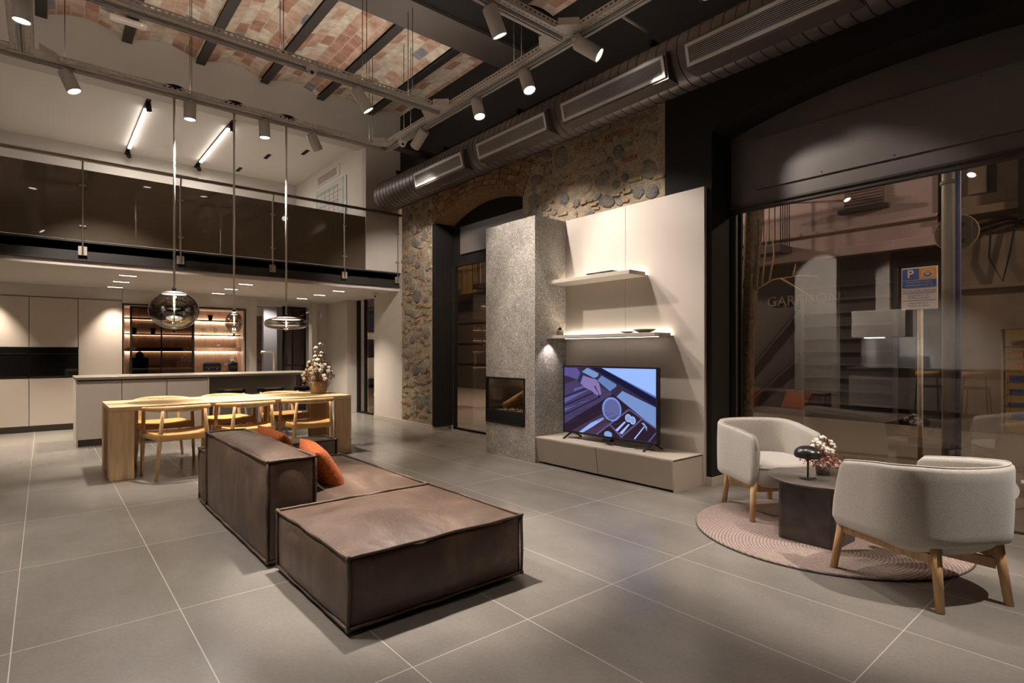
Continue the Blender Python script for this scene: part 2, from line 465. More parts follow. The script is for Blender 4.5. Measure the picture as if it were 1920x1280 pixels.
# ================================================================= THE SETTING
WX = 4.76      # inner face of the street wall
GX = 5.13      # glass line inside the openings
mb = MB(); mb.box(-5, WX+.45, -4, 14, -.12, 0); struct('floor', mb, MT['floor'])

def arc_z(y, yc, half, zs, rise):
    r = (half*half + rise*rise)/(2*rise)
    d = max(0, r*r - (y-yc)**2)
    return zs + rise - r + math.sqrt(d)

def arch_front(mb, x, y0, y1, yc, half, zs, rise, ztop, n=28, x2=None, mi=0):
    """wall face above an arched opening and, when x2 is given, the curved soffit running back to x2"""
    for i in range(n):
        a, b = y0+(y1-y0)*i/n, y0+(y1-y0)*(i+1)/n
        za, zb = arc_z(a, yc, half, zs, rise), arc_z(b, yc, half, zs, rise)
        mb.face([(x,a,za),(x,b,zb),(x,b,ztop),(x,a,ztop)])
        if x2: mb.face([(x,a,za),(x2,a,za),(x2,b,zb),(x,b,zb)], mi)

O1 = dict(y0=-.35, y1=2.75, yc=1.2, half=1.55, zs=3.31, rise=.20)
O2 = dict(y0=5.42, y1=7.60, yc=6.51, half=1.09, zs=3.27, rise=.27)
TOPZ = 5.45
# black painted upper wall and pier
mb = MB()
mb.box(WX, WX+.45, -4, -.35, 0, TOPZ)
mb.box(WX, WX+.45, 2.75, 3.26, 0, TOPZ)
mb.box(WX, WX+.45, 3.26, 8.66, 3.86, TOPZ)
arch_front(mb, WX, O1['y0'], O1['y1'], O1['yc'], O1['half'], O1['zs'], O1['rise'], TOPZ, x2=WX+.45)
mb.face([(WX+.45,-.35,3.3),(WX+.45,2.75,3.3),(WX+.45,2.75,TOPZ),(WX+.45,-.35,TOPZ)])
struct('wall_right', mb, MT['blackwall'], norm=False)

# rubble stone wall: mortar bed with individual stones and brick slips, one mesh
def stone_wall():
    mb = MB(); bm = mb.bm
    lay = bm.loops.layers.float_color.new('Col')
    def paint(faces, c):
        for f in faces:
            for l in f.loops: l[lay] = (*c, 1)
    bed = (.40,.325,.235)
    def strip(y0, y1, z0, z1):
        ny, nz = max(1, int((y1-y0)/.05)), max(1, int((z1-z0)/.05))
        for i in range(ny):
            for j in range(nz):
                P = []
                for (a, b) in ((i,j),(i+1,j),(i+1,j+1),(i,j+1)):
                    y, z = y0+(y1-y0)*a/ny, z0+(z1-z0)*b/nz
                    k = 0 if a in (0, ny) else .012*mnoise.noise(Vector((y*5, z*5, 1)))
                    P.append((WX + k, y, z))
                f = mb.face(P, 0, True)
                paint([f], tuple(q*(1+.22*mnoise.noise(Vector((P[0][1]*2, P[0][2]*2, 5)))) for q in bed))
    strip(7.60, 8.60, .06, 3.86); strip(3.26, 5.42, 2.4, 3.86)
    # sides of the piers
    f = mb.face([(WX,7.60,.0),(WX+.45,7.60,.0),(WX+.45,7.60,3.4),(WX,7.60,3.4)]); paint([f], bed)
    f = mb.face([(WX,5.42,.0),(WX+.45,5.42,.0),(WX+.45,5.42,3.4),(WX,5.42,3.4)]); paint([f], bed)
    f = mb.face([(WX,3.26,0),(WX,5.42,0),(WX,5.42,2.4),(WX,3.26,2.4)]); paint([f], bed)
    # arch: soffit and courses
    n = 36
    for i in range(n):
        a, b = O2['y0']+(O2['y1']-O2['y0'])*i/n, O2['y0']+(O2['y1']-O2['y0'])*(i+1)/n
        za, zb = [arc_z(q, O2['yc'], O2['half'], O2['zs'], O2['rise']) for q in (a, b)]
        f = mb.face([(WX,a,za),(WX+.45,a,za-.03),(WX+.45,b,zb-.03),(WX,b,zb)]); paint([f], (.34,.21,.12))
        f = mb.face([(WX+.01,a,za),(WX+.01,b,zb),(WX+.01,b,3.86),(WX+.01,a,3.86)]); paint([f], (.36,.26,.17))
    rad = (O2['half']**2+O2['rise']**2)/(2*O2['rise']); zc = O2['zs']+O2['rise']-rad
    amax = math.asin(O2['half']/rad)
    def ringpt(r, a): return (O2['yc']+r*math.sin(a), zc+r*math.cos(a))
    for ring in range(6):
        r0 = rad + ring*.072 + .004
        a = -amax - .05*ring*0
        while a < amax + .16*0:
            w = random.uniform(.14,.25)/r0
            p = [ringpt(r0, a), ringpt(r0, a+w-.006), ringpt(r0+.060, a+w-.006), ringpt(r0+.060, a)]
            if p[2][1] < 3.88 and p[1][0] < 7.62:
                dx = random.uniform(.0,.022) - .008 + .004*ring
                P = [(WX-.014-dx*.6, y, z) for y, z in p] + [(WX+.02, y, z) for y, z in p]
                fs = mb.hexa([P[0],P[1],P[2],P[3],P[4],P[5],P[6],P[7]])
                paint(fs, random.choice([(.34,.19,.11),(.38,.22,.13),(.30,.17,.10),(.36,.25,.16)]))
            a += w
    # bricks of the soffit run through the wall thickness
    placed = []
    def ok(y, z, r):
        for (a, b, c) in placed:
            if (a-y)**2+(b-z)**2 < (c+r)**2*.86: return False
        return True
    regions = [(7.63, 8.58, .10, 3.84), (3.28, 5.38, 2.5, 3.84)]
    stonecol = [(.22,.20,.175),(.27,.245,.205),(.20,.185,.17),(.31,.27,.215),(.35,.285,.215),(.26,.235,.20),(.40,.33,.25)]
    for tries, rmin, rmax in ((260,.085,.15),(1400,.05,.09),(3500,.025,.05)):
        for _ in range(tries):
            y0, y1, z0, z1 = regions[0] if random.random() < .45 else regions[1]
            r = random.uniform(rmin, rmax); sy, sz = random.uniform(.8,1.35), random.uniform(.65,1.05)
            y, z = random.uniform(y0+r*sy, y1-r*sy), random.uniform(z0+r, z1-r)
            if random.random() < (.35 if rmax < .1 else .1) or not ok(y, z, r*1.08): continue
            if abs(y-O2['yc']) < O2['half']+.3 and z > 3.2 and y > 5.3 and y < 7.7: continue
            placed.append((y, z, r*1.05))
            if rmax <= .05 or random.random() < .16:
                # brick slip
                rb = min(r, .052); w, h = rb*random.uniform(1.0,1.9), rb*random.uniform(.35,.5)
                an = random.uniform(-.12,.12)
                fs = mb.obox((WX, y, z), (0, math.cos(an), math.sin(an)), (0,-math.sin(an), math.cos(an)), (1,0,0), w, h, .016)
                paint(fs, random.choice([(.34,.17,.10),(.38,.22,.13),(.46,.35,.20),(.34,.25,.17),(.44,.36,.23),(.38,.30,.21)]))
            else:
                col = random.choice(stonecol); an = random.uniform(-.5,.5); sd = random.random()*99
                vs = mb.ball((0,0,0), 1, sub=2)
                fs = set()
                for v in vs:
                    c = v.co.copy(); k = 1+.22*mnoise.noise(c*1.6+Vector((sd,0,0)))
                    yy, zz, xx = c.y*r*sy*k, c.z*r*sz*k, c.x*.019*k
                    v.co = (WX+.004+xx, y+yy*math.cos(an)-zz*math.sin(an), z+yy*math.sin(an)+zz*math.cos(an))
                    fs.update(v.link_faces)
                paint(fs, col)
    return struct('wall_right_rubble', mb, MT['stone'], norm=False)
stone_wall()

# white plastered wall beyond the stone pier, side recess with the street door, far corner
mb = MB()
mb.box(WX, WX+.4, 8.60, 9.66, 0, 2.62)
mb.box(WX, WX+.4, 10.88, 12.1, 0, 2.62)
mb.box(WX, WX+.4, 9.66, 10.88, 2.36, 2.62)
struct('wall_right_plaster', mb, MT['plaster'])
mb = MB()
mb.box(4.117, 5.2, 8.66, 8.80, 2.62, TOPZ+.1)       # beige pier beside the gallery opening
mb.box(-5, 4.117, 8.66, 8.96, 4.69, TOPZ+.1)        # bulkhead above the gallery opening
struct('wall_back_upper', mb, MT['plaster_grey'])
mb = MB()
mb.box(-5, 4.30, 12.0, 12.15, 2.62, 4.79)
mb.box(4.12, 4.4, 8.80, 12.15, 2.62, 4.79)
struct('wall_gallery', mb, MT['plaster'])
mb = MB(); mb.box(-5, 4.30, 8.96, 12.1, 4.79, 4.9); struct('ceiling_gallery', mb, MT['ceil_white'])
mb = MB(); mb.box(-5, WX+.3, 8.70, 14, 2.31, 2.37); mb.box(-5, WX, 8.70, 12.1, 2.5, 2.62); struct('ceiling_kitchen', mb, MT['ceil_white'])
# kitchen back wall with passage opening
mb = MB()
mb.box(2.95, 3.16, 11.42, 12.0, 0, 2.31)
mb2 = MB(); mb2.box(-5, 1.02, 11.44, 12.0, 2.12, 2.31); struct('ceiling_drop', mb2, MT['plaster']); mb2 = MB(); mb2.box(1.022, 2.95, 11.42, 12.0, 2.07, 2.31); struct('ceiling_drop_niche', mb2, MT['plaster'])
mb.box(4.44, WX+.4, 12.0, 12.15, 0, 2.31)
mb.box(3.10, 4.44, 12.0, 12.15, 2.20, 2.31)
mb.box(2.95, 3.16, 12.0, 12.15, 0, 2.31)
mb.box(4.42, 4.52, 11.9, 12.1, 0, 2.31)
struct('wall_back', mb, MT['plaster'])
mb = MB()
mb.box(2.0, 5.2, 13.5, 13.6, 0, 2.31); mb.box(3.0, 3.1, 12.15, 13.5, 0, 2.31); mb.box(5.1, 5.2, 12.15, 13.5, 0, 2.31)
struct('wall_passage', mb, MT['plaster_grey'])
# other sides of the showroom, behind and beside the camera
mb = MB(); mb.box(-5.1, -5, -4, 14, 0, TOPZ+.2); struct('wall_left', mb, MT['plaster_grey'])
mb = MB(); mb.box(-5, WX+.45, -4.1, -4, 0, TOPZ+.2); struct('wall_front', mb, MT['blackwall'])

# I beam along the edge of the gallery
mb = MB()
mb.box(-5, WX, 8.66, 8.82, 2.60, 2.625); mb.box(-5, WX, 8.66, 8.82, 2.372, 2.397); mb.box(-5, WX, 8.70, 8.78, 2.397, 2.60)
struct('gallery_beam', mb, MT['beam'])

# vaulted brick ceiling between iron beams
BX = [-0.02 + .84*k for k in range(-6, 6)]
def vault(y0, y1, name):
    mb = MB()
    n = 8
    for k, x in enumerate(BX):
        xa, xb = x+.05, min(x+.84-.05, WX+.2)
        for i in range(n):
            ta, tb = i/n, (i+1)/n
            pa, pb = x+.05+(.74)*ta, x+.05+(.74)*tb
            if pa > WX+.25: break
            za, zb = 5.28+.095*math.sin(math.pi*ta), 5.28+.095*math.sin(math.pi*tb)
            mb.face([(pa,y0,za),(pb,y0,zb),(pb,y1,zb),(pa,y1,za)], 0, True)
    struct(name, mb, MT['vault'], norm=False)
vault(5.87, 8.68, 'ceiling_vault'); vault(-4, 4.86, 'ceiling_vault_front')
for x in BX:
    if x < -2.6: continue
    for y0, y1 in ((5.87, 8.655), (-4, 4.86)):
        mb = MB(); mb.box(x-.055, x+.055, y0, y1, 5.225, 5.24); mb.box(x-.012, x+.012, y0, y1, 5.24, 5.36)
        mb.box(x-.055, x+.055, y0, y1, 5.29, 5.31)
        struct('ceiling_beam', mb, MT['beam'])
mb = MB(); mb.box(-5, WX, 5.36, 5.87, 5.10, 5.5); struct('ceiling_crossbeam', mb, MT['brownbeam'])
mb = MB(); mb.box(-5, WX, 4.86, 5.36, 5.14, 5.5); struct('ceiling_soffit', mb, MT['black'])
mb = MB(); mb.box(-5.1, WX+.5, -4.1, 8.9, 5.5, 5.6); struct('ceiling', mb, MT['black'])

# skirting
mb = MB()
mb.box(WX-.012, WX, 8.60, 9.66, 0, .075); mb.box(WX-.018, WX, 7.60, 8.60, 0, .075); mb.box(WX-.018, WX+.35, 7.588, 7.60, 0, .055)
mb.box(WX-.012, WX, 2.75, 2.80, 0, .08); mb.box(WX-.012, GX-.05, 2.738, 2.75, 0, .08); mb.box(WX-.012, WX, -4, -.35, 0, .08)
mb.box(WX-.012, WX, 10.88, 12, 0, .075); mb.box(4.44, WX, 11.988, 12, 0, .075)
struct('baseboard_right', mb, MT['cabisland'], bevel=.002)

# ---- big shop window (opening 1)
mb = MB(); mb.box(GX-.004, GX+.004, -.35, 2.70, .02, 2.585); struct('window_1', mb, MT['pane'])
mb = MB()
mb.box(GX-.02, GX+.02, 2.70, 2.75, 0, 2.66); mb.box(GX-.03, GX+.03, -.35, 2.75, 2.585, 2.61); mb.box(GX-.05, GX+.03, -.35, 2.75, 2.62, 2.64)
mb.box(GX-.02, GX+.02, -.35, 2.75, 0, .012)
struct('window_1_frame', mb, MT['steel_dark'], bevel=.002)
mb = MB()
arch = [(y, arc_z(y, O1['yc'], O1['half'], O1['zs'], O1['rise'])+.04) for y in [O1['y0']+(O1['y1']-O1['y0'])*i/24 for i in range(25)]]
mb.prism([(O1['y0'], 2.64), (O1['y1'], 2.64)] + [(y, z) for y, z in arch[::-1]], .05, (GX-.02, 0, 0), (0,1,0), (0,0,1))
struct('window_1_infill', mb, MT['panel_dark'], bevel=.003)
mb = MB()
mb.box(GX-.038, GX-.018, -.30, 2.49, 2.765, 3.235)
struct('window_1_access_panel', mb, MT['panel_dark'], bevel=.003)
mb = MB()
for i in range(6):
    for z in (2.79, 3.21): mb.ball((GX-.04, -.2+i*.53, z), .006, sub=1)
struct('window_1_screws', mb, MT['steel_dark'])
mb = MB()   # recess lining around both openings
mb.box(WX+.45, WX+.47, 2.70, 2.80, 0, 3.6)
struct('window_1_lining', mb, MT['blackwall'])
# ---- arched opening 2 with tall shop glass
mb = MB(); mb.box(GX-.004, GX+.004, 5.42, 7.50, .03, 2.62); struct('window_2', mb, MT['pane'])
mb = MB()
mb.box(WX-.004, GX-.03, 7.52, 7.61, .06, 3.29)
mb.box(GX-.03, GX+.02, 7.47, 7.52, 0, 2.64); mb.box(GX-.03, GX+.02, 5.42, 7.52, 2.62, 2.66); mb.box(GX-.03, GX+.02, 5.42, 7.52, 0, .03)
struct('window_2_frame', mb, MT['black'], bevel=.003)
mb = MB()
arch = [(y, arc_z(y, O2['yc'], O2['half'], O2['zs'], O2['rise'])+.02) for y in [O2['y0']+(O2['y1']-O2['y0'])*i/24 for i in range(25)]]
mb.prism([(O2['y0'], 2.66), (O2['y1'], 2.66)] + arch[::-1], .05, (GX-.02, 0, 0), (0,1,0), (0,0,1))
struct('window_2_infill', mb, MT['black'])
mb = MB(); mb.box(GX-.05, GX-.02, 5.5, 7.30, 2.80, 3.24); struct('window_2_panel', mb, MT['panel_dark'], bevel=.004)
# ---- street door glass by the kitchen
mb = MB(); mb.box(4.995, 5.003, 9.66, 10.80, .03, 2.33); struct('window_3', mb, MT['pane'])
mb = MB(); mb.box(4.97, 5.03, 10.80, 10.90, 0, 2.36); mb.box(4.97, 5.03, 9.66, 10.88, 2.33, 2.37); mb.box(4.97, 5.03, 9.66, 10.9, 0, .03)
mb.box(4.97, 5.03, 10.50, 10.54, 0, 2.34)
struct('window_3_frame', mb, MT['black'], bevel=.002)

def text_mesh(body, size, m, name, parent=None, loc=(0,0,0), rot=(0,0,0), ext=.001, align='CENTER', bold=0, kind=None):
    cu = bpy.data.curves.new('lettering', 'FONT'); cu.body = body; cu.size = size; cu.extrude = ext; cu.align_x = align; cu.align_y = 'CENTER'; cu.offset = bold
    tmp = bpy.data.objects.new('tmp', cu); C.objects.link(tmp)
    dg = bpy.context.evaluated_depsgraph_get(); me = bpy.data.meshes.new_from_object(tmp.evaluated_get(dg))
    bpy.data.objects.remove(tmp)
    me.materials.clear(); me.materials.append(m)
    o = bpy.data.objects.new(name, me); C.objects.link(o)
    if parent:
        o.parent = parent; loc = tuple(Vector(loc)-wloc(parent))
    o.location = loc; o.rotation_euler = rot
    if kind: o['kind'] = kind
    return o
# vinyl lettering, read from the street, so mirrored from inside
t = text_mesh('SO', .17, MT['white_letter'], 'window_lettering', loc=(4.985, 10.02, .40), rot=(R(90), 0, R(90)), bold=.002)
tag(t, 'white vinyl letters seen in reverse low on the kitchen side door glass', 'lettering')
t.rotation_euler = (R(90), 0, R(90))
mb = MB()
def ring(mb, yc, zc, ro, ri, x, n=40):
    for k in range(n):
        a, b = 2*math.pi*k/n, 2*math.pi*(k+1)/n
        mb.face([(x, yc+ro*math.cos(a), zc+ro*math.sin(a)), (x, yc+ro*math.cos(b), zc+ro*math.sin(b)), (x, yc+ri*math.cos(b), zc+ri*math.sin(b)), (x, yc+ri*math.cos(a), zc+ri*math.sin(a))])
ring(mb, .745, .291, .083, .058, GX-.008)
tag(obj('window_lettering', mb, MT['white_letter']), 'large white round vinyl letter on the shop window behind the armchair', 'lettering')
mb = MB(); mb.box(GX-.008, GX-.006, .50, .655, .350, .372); mb.box(GX-.008, GX-.006, .565, .59, .21, .35)
tag(obj('window_lettering', mb, MT['white_letter']), 'white vinyl letter with a bar cut off at the right edge of the photo', 'lettering')

# ================================================================= OUTSIDE, THE STREET
mb = MB(); mb.box(5.2, 30, -14, 40, -.20, -.10)
struct('street_ground', mb, MT['gravel'])
mb = MB(); mb.box(WX+.45, 7.6, -14, 14, -.10, -.02); struct('pavement', mb, MT['gravel'])
pinkwall = M('pinkish_render', (.50,.38,.38), .85, var=.06, vs=1.2)
tanwall = M('stained_tan_render', (.17,.125,.09), .85, var=.3, vs=1.6)
shop_dark = M('dark_shopfront', (.035,.028,.026), .6, var=.2)
ochre = M('ochre_render', (.42,.26,.10), .85, var=.08)
def iron_balcony(parent, x, y0, y1, z0, h=.9, d=.55):
    mb = MB(); mb.box(x-d, x, y0, y1, z0-.16, z0); obj('balcony_slab', mb, shop_dark, parent)
    mb = MB()
    mb.box(x-d, x-d+.03, y0, y1, z0+h, z0+h+.03)
    n = int((y1-y0)/.11)
    for i in range(n+1):
        y = y0+(y1-y0)*i/n; mb.box(x-d, x-d+.014, y-.007, y+.007, z0, z0+h)
    for y in (y0, y1):
        mb.box(x-d, x, y-.01, y+.01, z0+h, z0+h+.03)
        for i in range(5): mb.box(x-d+.1*i, x-d+.1*i+.014, y-.007, y+.007, z0, z0+h)
    obj('balcony_railing', mb, MT['black'], parent)
# building 1: pink upper floor above a dark shopfront
b1 = thing('building', 'pink rendered building over a dark shopfront across the street', 'building', (12, 6, -.1))
mb = MB(); mb.box(12, 12.6, 2.62, 9.5, 3.12, 9); obj('upper_wall', mb, pinkwall, b1)
mb = MB(); mb.box(12.15, 12.6, 2.62, 9.5, -.1, 3.12); obj('shopfront', mb, shop_dark, b1)
mb = MB(); mb.box(11.9, 12.1, 2.62, 9.5, 3.12, 3.30); mb.box(11.93, 12.1, 2.62, 9.5, 3.62, 3.68); obj('cornice', mb, pinkwall, b1, bevel=.01)
mb = MB(); mb.box(11.97, 12.0, 3.42, 4.10, 4.02, 5.4); 
for i in range(22): mb.box(11.95, 11.975, 3.44, 4.08, 4.04+i*.055, 4.075+i*.055)
obj('window_shutter', mb, M('brown_shutter', (.22,.15,.14), .7), b1)
mb = MB(); mb.box(11.85, 12.0, 3.34, 4.18, 3.93, 4.0); obj('window_sill', mb, shop_dark, b1)
iron_balcony(b1, 12, 5.1, 7.4, 3.45)
mb = MB()
for i in range(10): mb.box(12.10, 12.15, 3.3, 4.9, .2+i*.26, .24+i*.26)
mb.box(12.10, 12.15, 3.25, 3.32, -.1, 2.8); mb.box(12.10, 12.15, 4.9, 4.97, -.1, 2.8)
obj('shop_shutter', mb, M('shutter_grey', (.06,.055,.06), .5), b1)
mb = MB()
for i in range(9): mb.bar((12.1, 5.0+i*.16, 2.2-i*.2), (12.1, 5.0+i*.16, 1.2-i*.2), .02, .02)
mb.bar((12.1, 5.0, 2.2), (12.1, 6.4, .5), .05, .04); mb.bar((12.1, 5.0, 1.2), (12.1, 6.4, -.1), .05, .04)
obj('stair_railing', mb, MT['beam'], b1)
text_mesh('GARRISON', .30, M('dull_letters', (.13,.105,.09), .6), 'shop_sign', b1, (12.13, 4.95, 2.33), (R(90), 0, R(-90)), .01)
# building 2: tan stained facade with lit shop window
b2 = thing('building', 'stained tan building with cables and a lit shop window across the street', 'building', (12, 0, -.1))
mb = MB(); mb.box(12, 12.6, -6, .6, -.1, 9); mb.box(12, 12.6, .6, 1.78, 1.62, 9); mb.box(12, 12.6, 1.78, 2.55, -.1, 9); obj('facade', mb, tanwall, b2)
mb = MB(); mb.box(11.96, 12.02, 2.44, 2.56, -.1, 9); mb.box(11.93, 12.02, -6, 2.5, 2.30, 2.36); mb.box(11.9, 12.02, -6, 2.5, 3.55, 3.68); mb.box(11.97, 12.0, 1.95, 2.2, 3.9, 4.9)
obj('mouldings', mb, tanwall, b2, bevel=.01)
mb = MB(); mb.box(12.35, 12.5, .6, 1.78, -.1, 1.62); obj('shop_window', mb, M('glowing_shop_interior', (.16,.08,.02), .5, emit=(1,.55,.18), es=.10), b2)
mb = MB()
for i in range(7):
    for j in range(5):
        mb.box(12.2, 12.3, .66+j*.22, .66+j*.22+random.uniform(.08,.2), .15+i*.2, .15+i*.2+random.uniform(.05,.14), mi=random.randrange(3))
    mb.box(12.2, 12.34, .6, 1.78, .12+i*.2, .14+i*.2, mi=2)
obj('window_display', mb, [M('display_blue', (.03,.05,.16), .5), M('display_orange', (.35,.15,.03), .5), M('display_wood', (.22,.11,.04), .5)], b2)
mb = MB()
for z in (3.35, 3.42, 3.28):
    mb.tube([(11.95, 2.3-.3*i, z+.06*math.sin(i*1.7+z*9)) for i in range(14)], .018, n=5)
mb.tube([(11.95, 1.9, 3.3), (11.94, 1.92, 2.8), (11.94, 1.75, 2.4), (11.94, 1.65, 2.9), (11.95, 1.6, 3.3)], .015, n=5)
mb.box(11.85, 11.97, 1.2, 1.55, 3.35, 4.4); mb.box(11.8, 11.97, -1.0, 1.3, 3.42, 3.5)
obj('cables', mb, MT['black'], b2)
mb = MB(); mb.box(11.9, 12, .1, 1.3, 3.9, 4.0); obj('balcony_slab', mb, shop_dark, b2)
# building 3: ochre and cream facades seen through the arched window
b3 = thing('building', 'ochre building with iron balconies seen through the arched window', 'building', (12, 17, -.1))
mb = MB(); mb.box(12, 12.6, 15.9, 19.5, 3.4, 9); mb.box(12, 12.6, 9.5, 12, -.1, 9); obj('upper_wall', mb, ochre, b3)
mb = MB(); mb.box(12, 12.6, 12, 15.9, 3.4, 9); obj('pale_wall', mb, tanwall, b3)
mb = MB(); mb.box(12.05, 12.6, 12, 24, -.1, 3.4); 
obj('shopfront', mb, M('brown_shopfront', (.09,.062,.042), .7, var=.1), b3)
mb = MB()
for i in range(4): mb.box(12.02, 12.06, 12, 24, .8+i*.75, .83+i*.75)
obj('panel_joints', mb, shop_dark, b3)
iron_balcony(b3, 12, 14.6, 15.7, 3.6, h=.9); iron_balcony(b3, 12, 17.2, 18.4, 3.6, h=.9)
mb = MB(); mb.box(12, 12.6, 19.5, 30, 3.4, 9); obj('far_wall', mb, pinkwall, b3)
# street tree
tr = thing('street_tree', 'bare street tree trunk lit from below beside the window edge', 'tree', (7.2, 3.65, -.1))
mb = MB()
P = [(7.2,3.72,-.1),(7.2,3.69,.4),(7.21,3.66,1.2),(7.2,3.60,2.2),(7.22,3.56,3.0),(7.25,3.50,4.2)]
mb.tube(P, [.13,.115,.105,.10,.115,.13], n=14)
for v in mb.bm.verts: v.co += Vector((1,1,0))*.02*mnoise.noise(v.co*6)
obj('trunk', mb, M('tree_bark', (.085,.052,.025), .9, var=.7, vs=22, bs=1, bsc=40), tr)
mb = MB()
for pts in ([(7.2,3.55,2.05),(7.2,3.3,2.18),(7.2,2.95,2.2),(7.2,2.75,2.17)], [(7.2,3.2,2.19),(7.2,3.0,2.05),(7.2,2.8,1.9)], [(7.2,3.45,2.1),(7.2,3.4,2.6),(7.2,3.36,3.0)], [(7.2,3.35,2.16),(7.22,3.3,2.5),(7.2,3.32,2.9)], [(7.2,3.7,2.0),(7.2,3.85,2.2),(7.2,3.95,2.6)], [(7.2,3.05,2.2),(7.2,3.02,2.35)]):
    mb.tube(pts, [.014*(1-.7*i/(len(pts)-1)) for i in range(len(pts))], n=5)
obj('twigs', mb, M('pale_twigs', (.34,.24,.10), .8), tr)
# parking sign
sg = thing('parking_sign', 'blue and orange parking sign on a post outside the shop window', 'sign', (8, 1.925, -.1))
mb = MB(); mb.cyl((8.03,1.925,-.1), (8.03,1.925,1.85), .028); obj('post', mb, M('sign_post', (.50,.43,.37), .5), sg)
signgrey = M('sign_white', (.92,.84,.78), .5)
mb = MB(); mb.box(7.985, 8.0, 1.745, 2.105, 1.755, 2.262); obj('plate', mb, signgrey, sg, bevel=.02, seg=3)
sb = M('sign_blue', (.06,.14,.52), .5); so_ = M('sign_orange', (.95,.46,.12), .5)
mb = MB(); mb.box(7.978, 7.984, 1.925, 2.095, 2.115, 2.245); mb.box(7.978, 7.984, 1.757, 2.095, 2.025, 2.105); obj('blue_field', mb, sb, sg)
mb = MB(); mb.box(7.978, 7.984, 1.757, 1.924, 2.115, 2.245); obj('orange_field', mb, so_, sg)
mb = MB()
for r0, r1, n in ((.052,.044,24),):
    for k in range(n):
        a, b = 2*math.pi*k/n, 2*math.pi*(k+1)/n
        mb.face([(7.975, 1.84+r0*math.cos(a), 2.18+r0*math.sin(a)), (7.975, 1.84+r0*math.cos(b), 2.18+r0*math.sin(b)), (7.975, 1.84+r1*math.cos(b), 2.18+r1*math.sin(b)), (7.975, 1.84+r1*math.cos(a), 2.18+r1*math.sin(a))])
mb.prism([(.022*math.cos(k*.35), .008*math.sin(k*.35)) for k in range(18)], .002, (7.974, 1.84, 2.168), (0,1,0), (0,0,1))
obj('emblem', mb, signgrey, sg, norm=False)
mb = MB(); mb.prism([(.044*math.cos(math.pi+k*math.pi/10), .044*math.sin(math.pi+k*math.pi/10)) for k in range(11)], .002, (7.976, 1.84, 2.178), (0,1,0), (0,0,1)); obj('emblem_field', mb, sb, sg)
text_mesh('P', .13, signgrey, 'letter', sg, (7.972, 2.01, 2.18), (R(90),0,R(-90)), .001, bold=.003)
for z, s, tx, mm in ((2.082,.028,'Comerciants i visitants', signgrey), (2.048,.026,'estacionament de dia i nit', signgrey), (1.985,.028,'Zona de carrega i descarrega', sb), (1.925,.026,'excepte de 21 a 8 h', sb), (1.895,.026,'de dilluns a dissabte', sb), (1.835,.028,'Maxim 30 minuts', sb), (1.80,.026,'Retirada de vehicles', sb)):
    text_mesh(tx, s, mm, 'lettering', sg, (7.974, 1.925, z), (R(90),0,R(-90)), .0005)
mb = MB()
for z in (2.015, 1.955, 1.865): mb.box(7.978, 7.984, 1.765, 2.085, z-.0015, z+.0015)
obj('divider_lines', mb, sb, sg)
# lamp post and round sign seen from the back
lp = thing('lamp_post', 'thick grey lamp post standing just right of the parking sign', 'post', (8.5, 1.735, -.1))
mb = MB(); mb.cyl((8.5,1.735,-.1), (8.5,1.735,7), .085); mb.cyl((8.5,1.735,3.3), (8.5,1.735,3.34), .10); obj('pole', mb, M('post_grey', (.28,.26,.235), .5), lp)
mb = MB(); mb.tube([(8.42,1.66,-.1),(8.42,1.66,6)], .012, n=6); mb.tube([(8.42,1.63,-.1),(8.42,1.63,6)], .02, n=6); obj('cable', mb, M('cable_blue', (.10,.10,.22), .5), lp)
rs = thing('round_road_sign', 'round road sign seen from behind on the grey lamp post', 'sign', (8.62, 1.70, 2.72))
mb = MB(); mb.cyl((8.62,1.70,2.72), (8.64,1.70,2.72), .22, n=40); obj('disc', mb, M('sign_back', (.10,.085,.07), .5), rs)
mb = MB(); mb.tube([(8.62, 1.70+.22*math.cos(a*math.pi/20), 2.72+.22*math.sin(a*math.pi/20)) for a in range(40)], .008, n=6, closed=True); obj('rim', mb, M('sign_rim', (.40,.24,.12), .5), rs)
boxobj('clamp', (8.588, 8.62, 1.62, 1.78, 2.60, 2.64), MT['steel_dark'], rs); boxobj('clamp', (8.588, 8.62, 1.62, 1.78, 2.80, 2.84), MT['steel_dark'], rs)
# unseen lights added over the shop front to brighten the parking sign
for y in (.6, 3.6):
    fl = thing('added_sign_light', 'unseen light added over the shop window outside, %s' % ('towards the arched window' if y > 2 else 'towards the right'), 'light', (5.45, y, 3.75))
    mb = MB(); mb.bar((5.22,y,3.8),(5.45,y,3.8), .03, .03); mb.cyl((5.45,y,3.82),(5.52,y,3.70), .05); obj('housing', mb, MT['black'], fl)
    lamp('SPOT', (5.55, y, 3.68), (8.0, 2.0, 1.9), 95, (1,.82,.66), fl, 'spot_light', spot_size=R(70), spot_blend=.8)
# parked van and car seen through the small glass door
vn = thing('parked_van', 'white van parked beyond the kitchen side door glass', 'van', (9.2, 19.4, -.1))
mb = MB(); mb.box(8.4, 10.3, 18.6, 23, .25, 1.95); obj('body', mb, M('van_paint', (.42,.38,.36), .35), vn, bevel=.12, seg=4)
mb = MB(); mb.box(8.38, 8.42, 19.2, 20.6, 1.1, 1.7); mb.box(8.6, 10.1, 18.57, 18.6, 1.05, 1.7); obj('window_glass', mb, MT['blackglass'], vn)
mb = MB(); mb.box(8.38, 8.5, 18.56, 18.62, .7, .95); mb.box(10.1, 10.25, 18.56, 18.62, .7, .95); obj('tail_light', mb, M('tail_red', (.4,.05,.04), .3), vn)
mb = MB()
for y in (19.4, 22.2): mb.cyl((8.37,y,.22), (8.6,y,.22), .32)
obj('wheel', mb, MT['black'], vn)
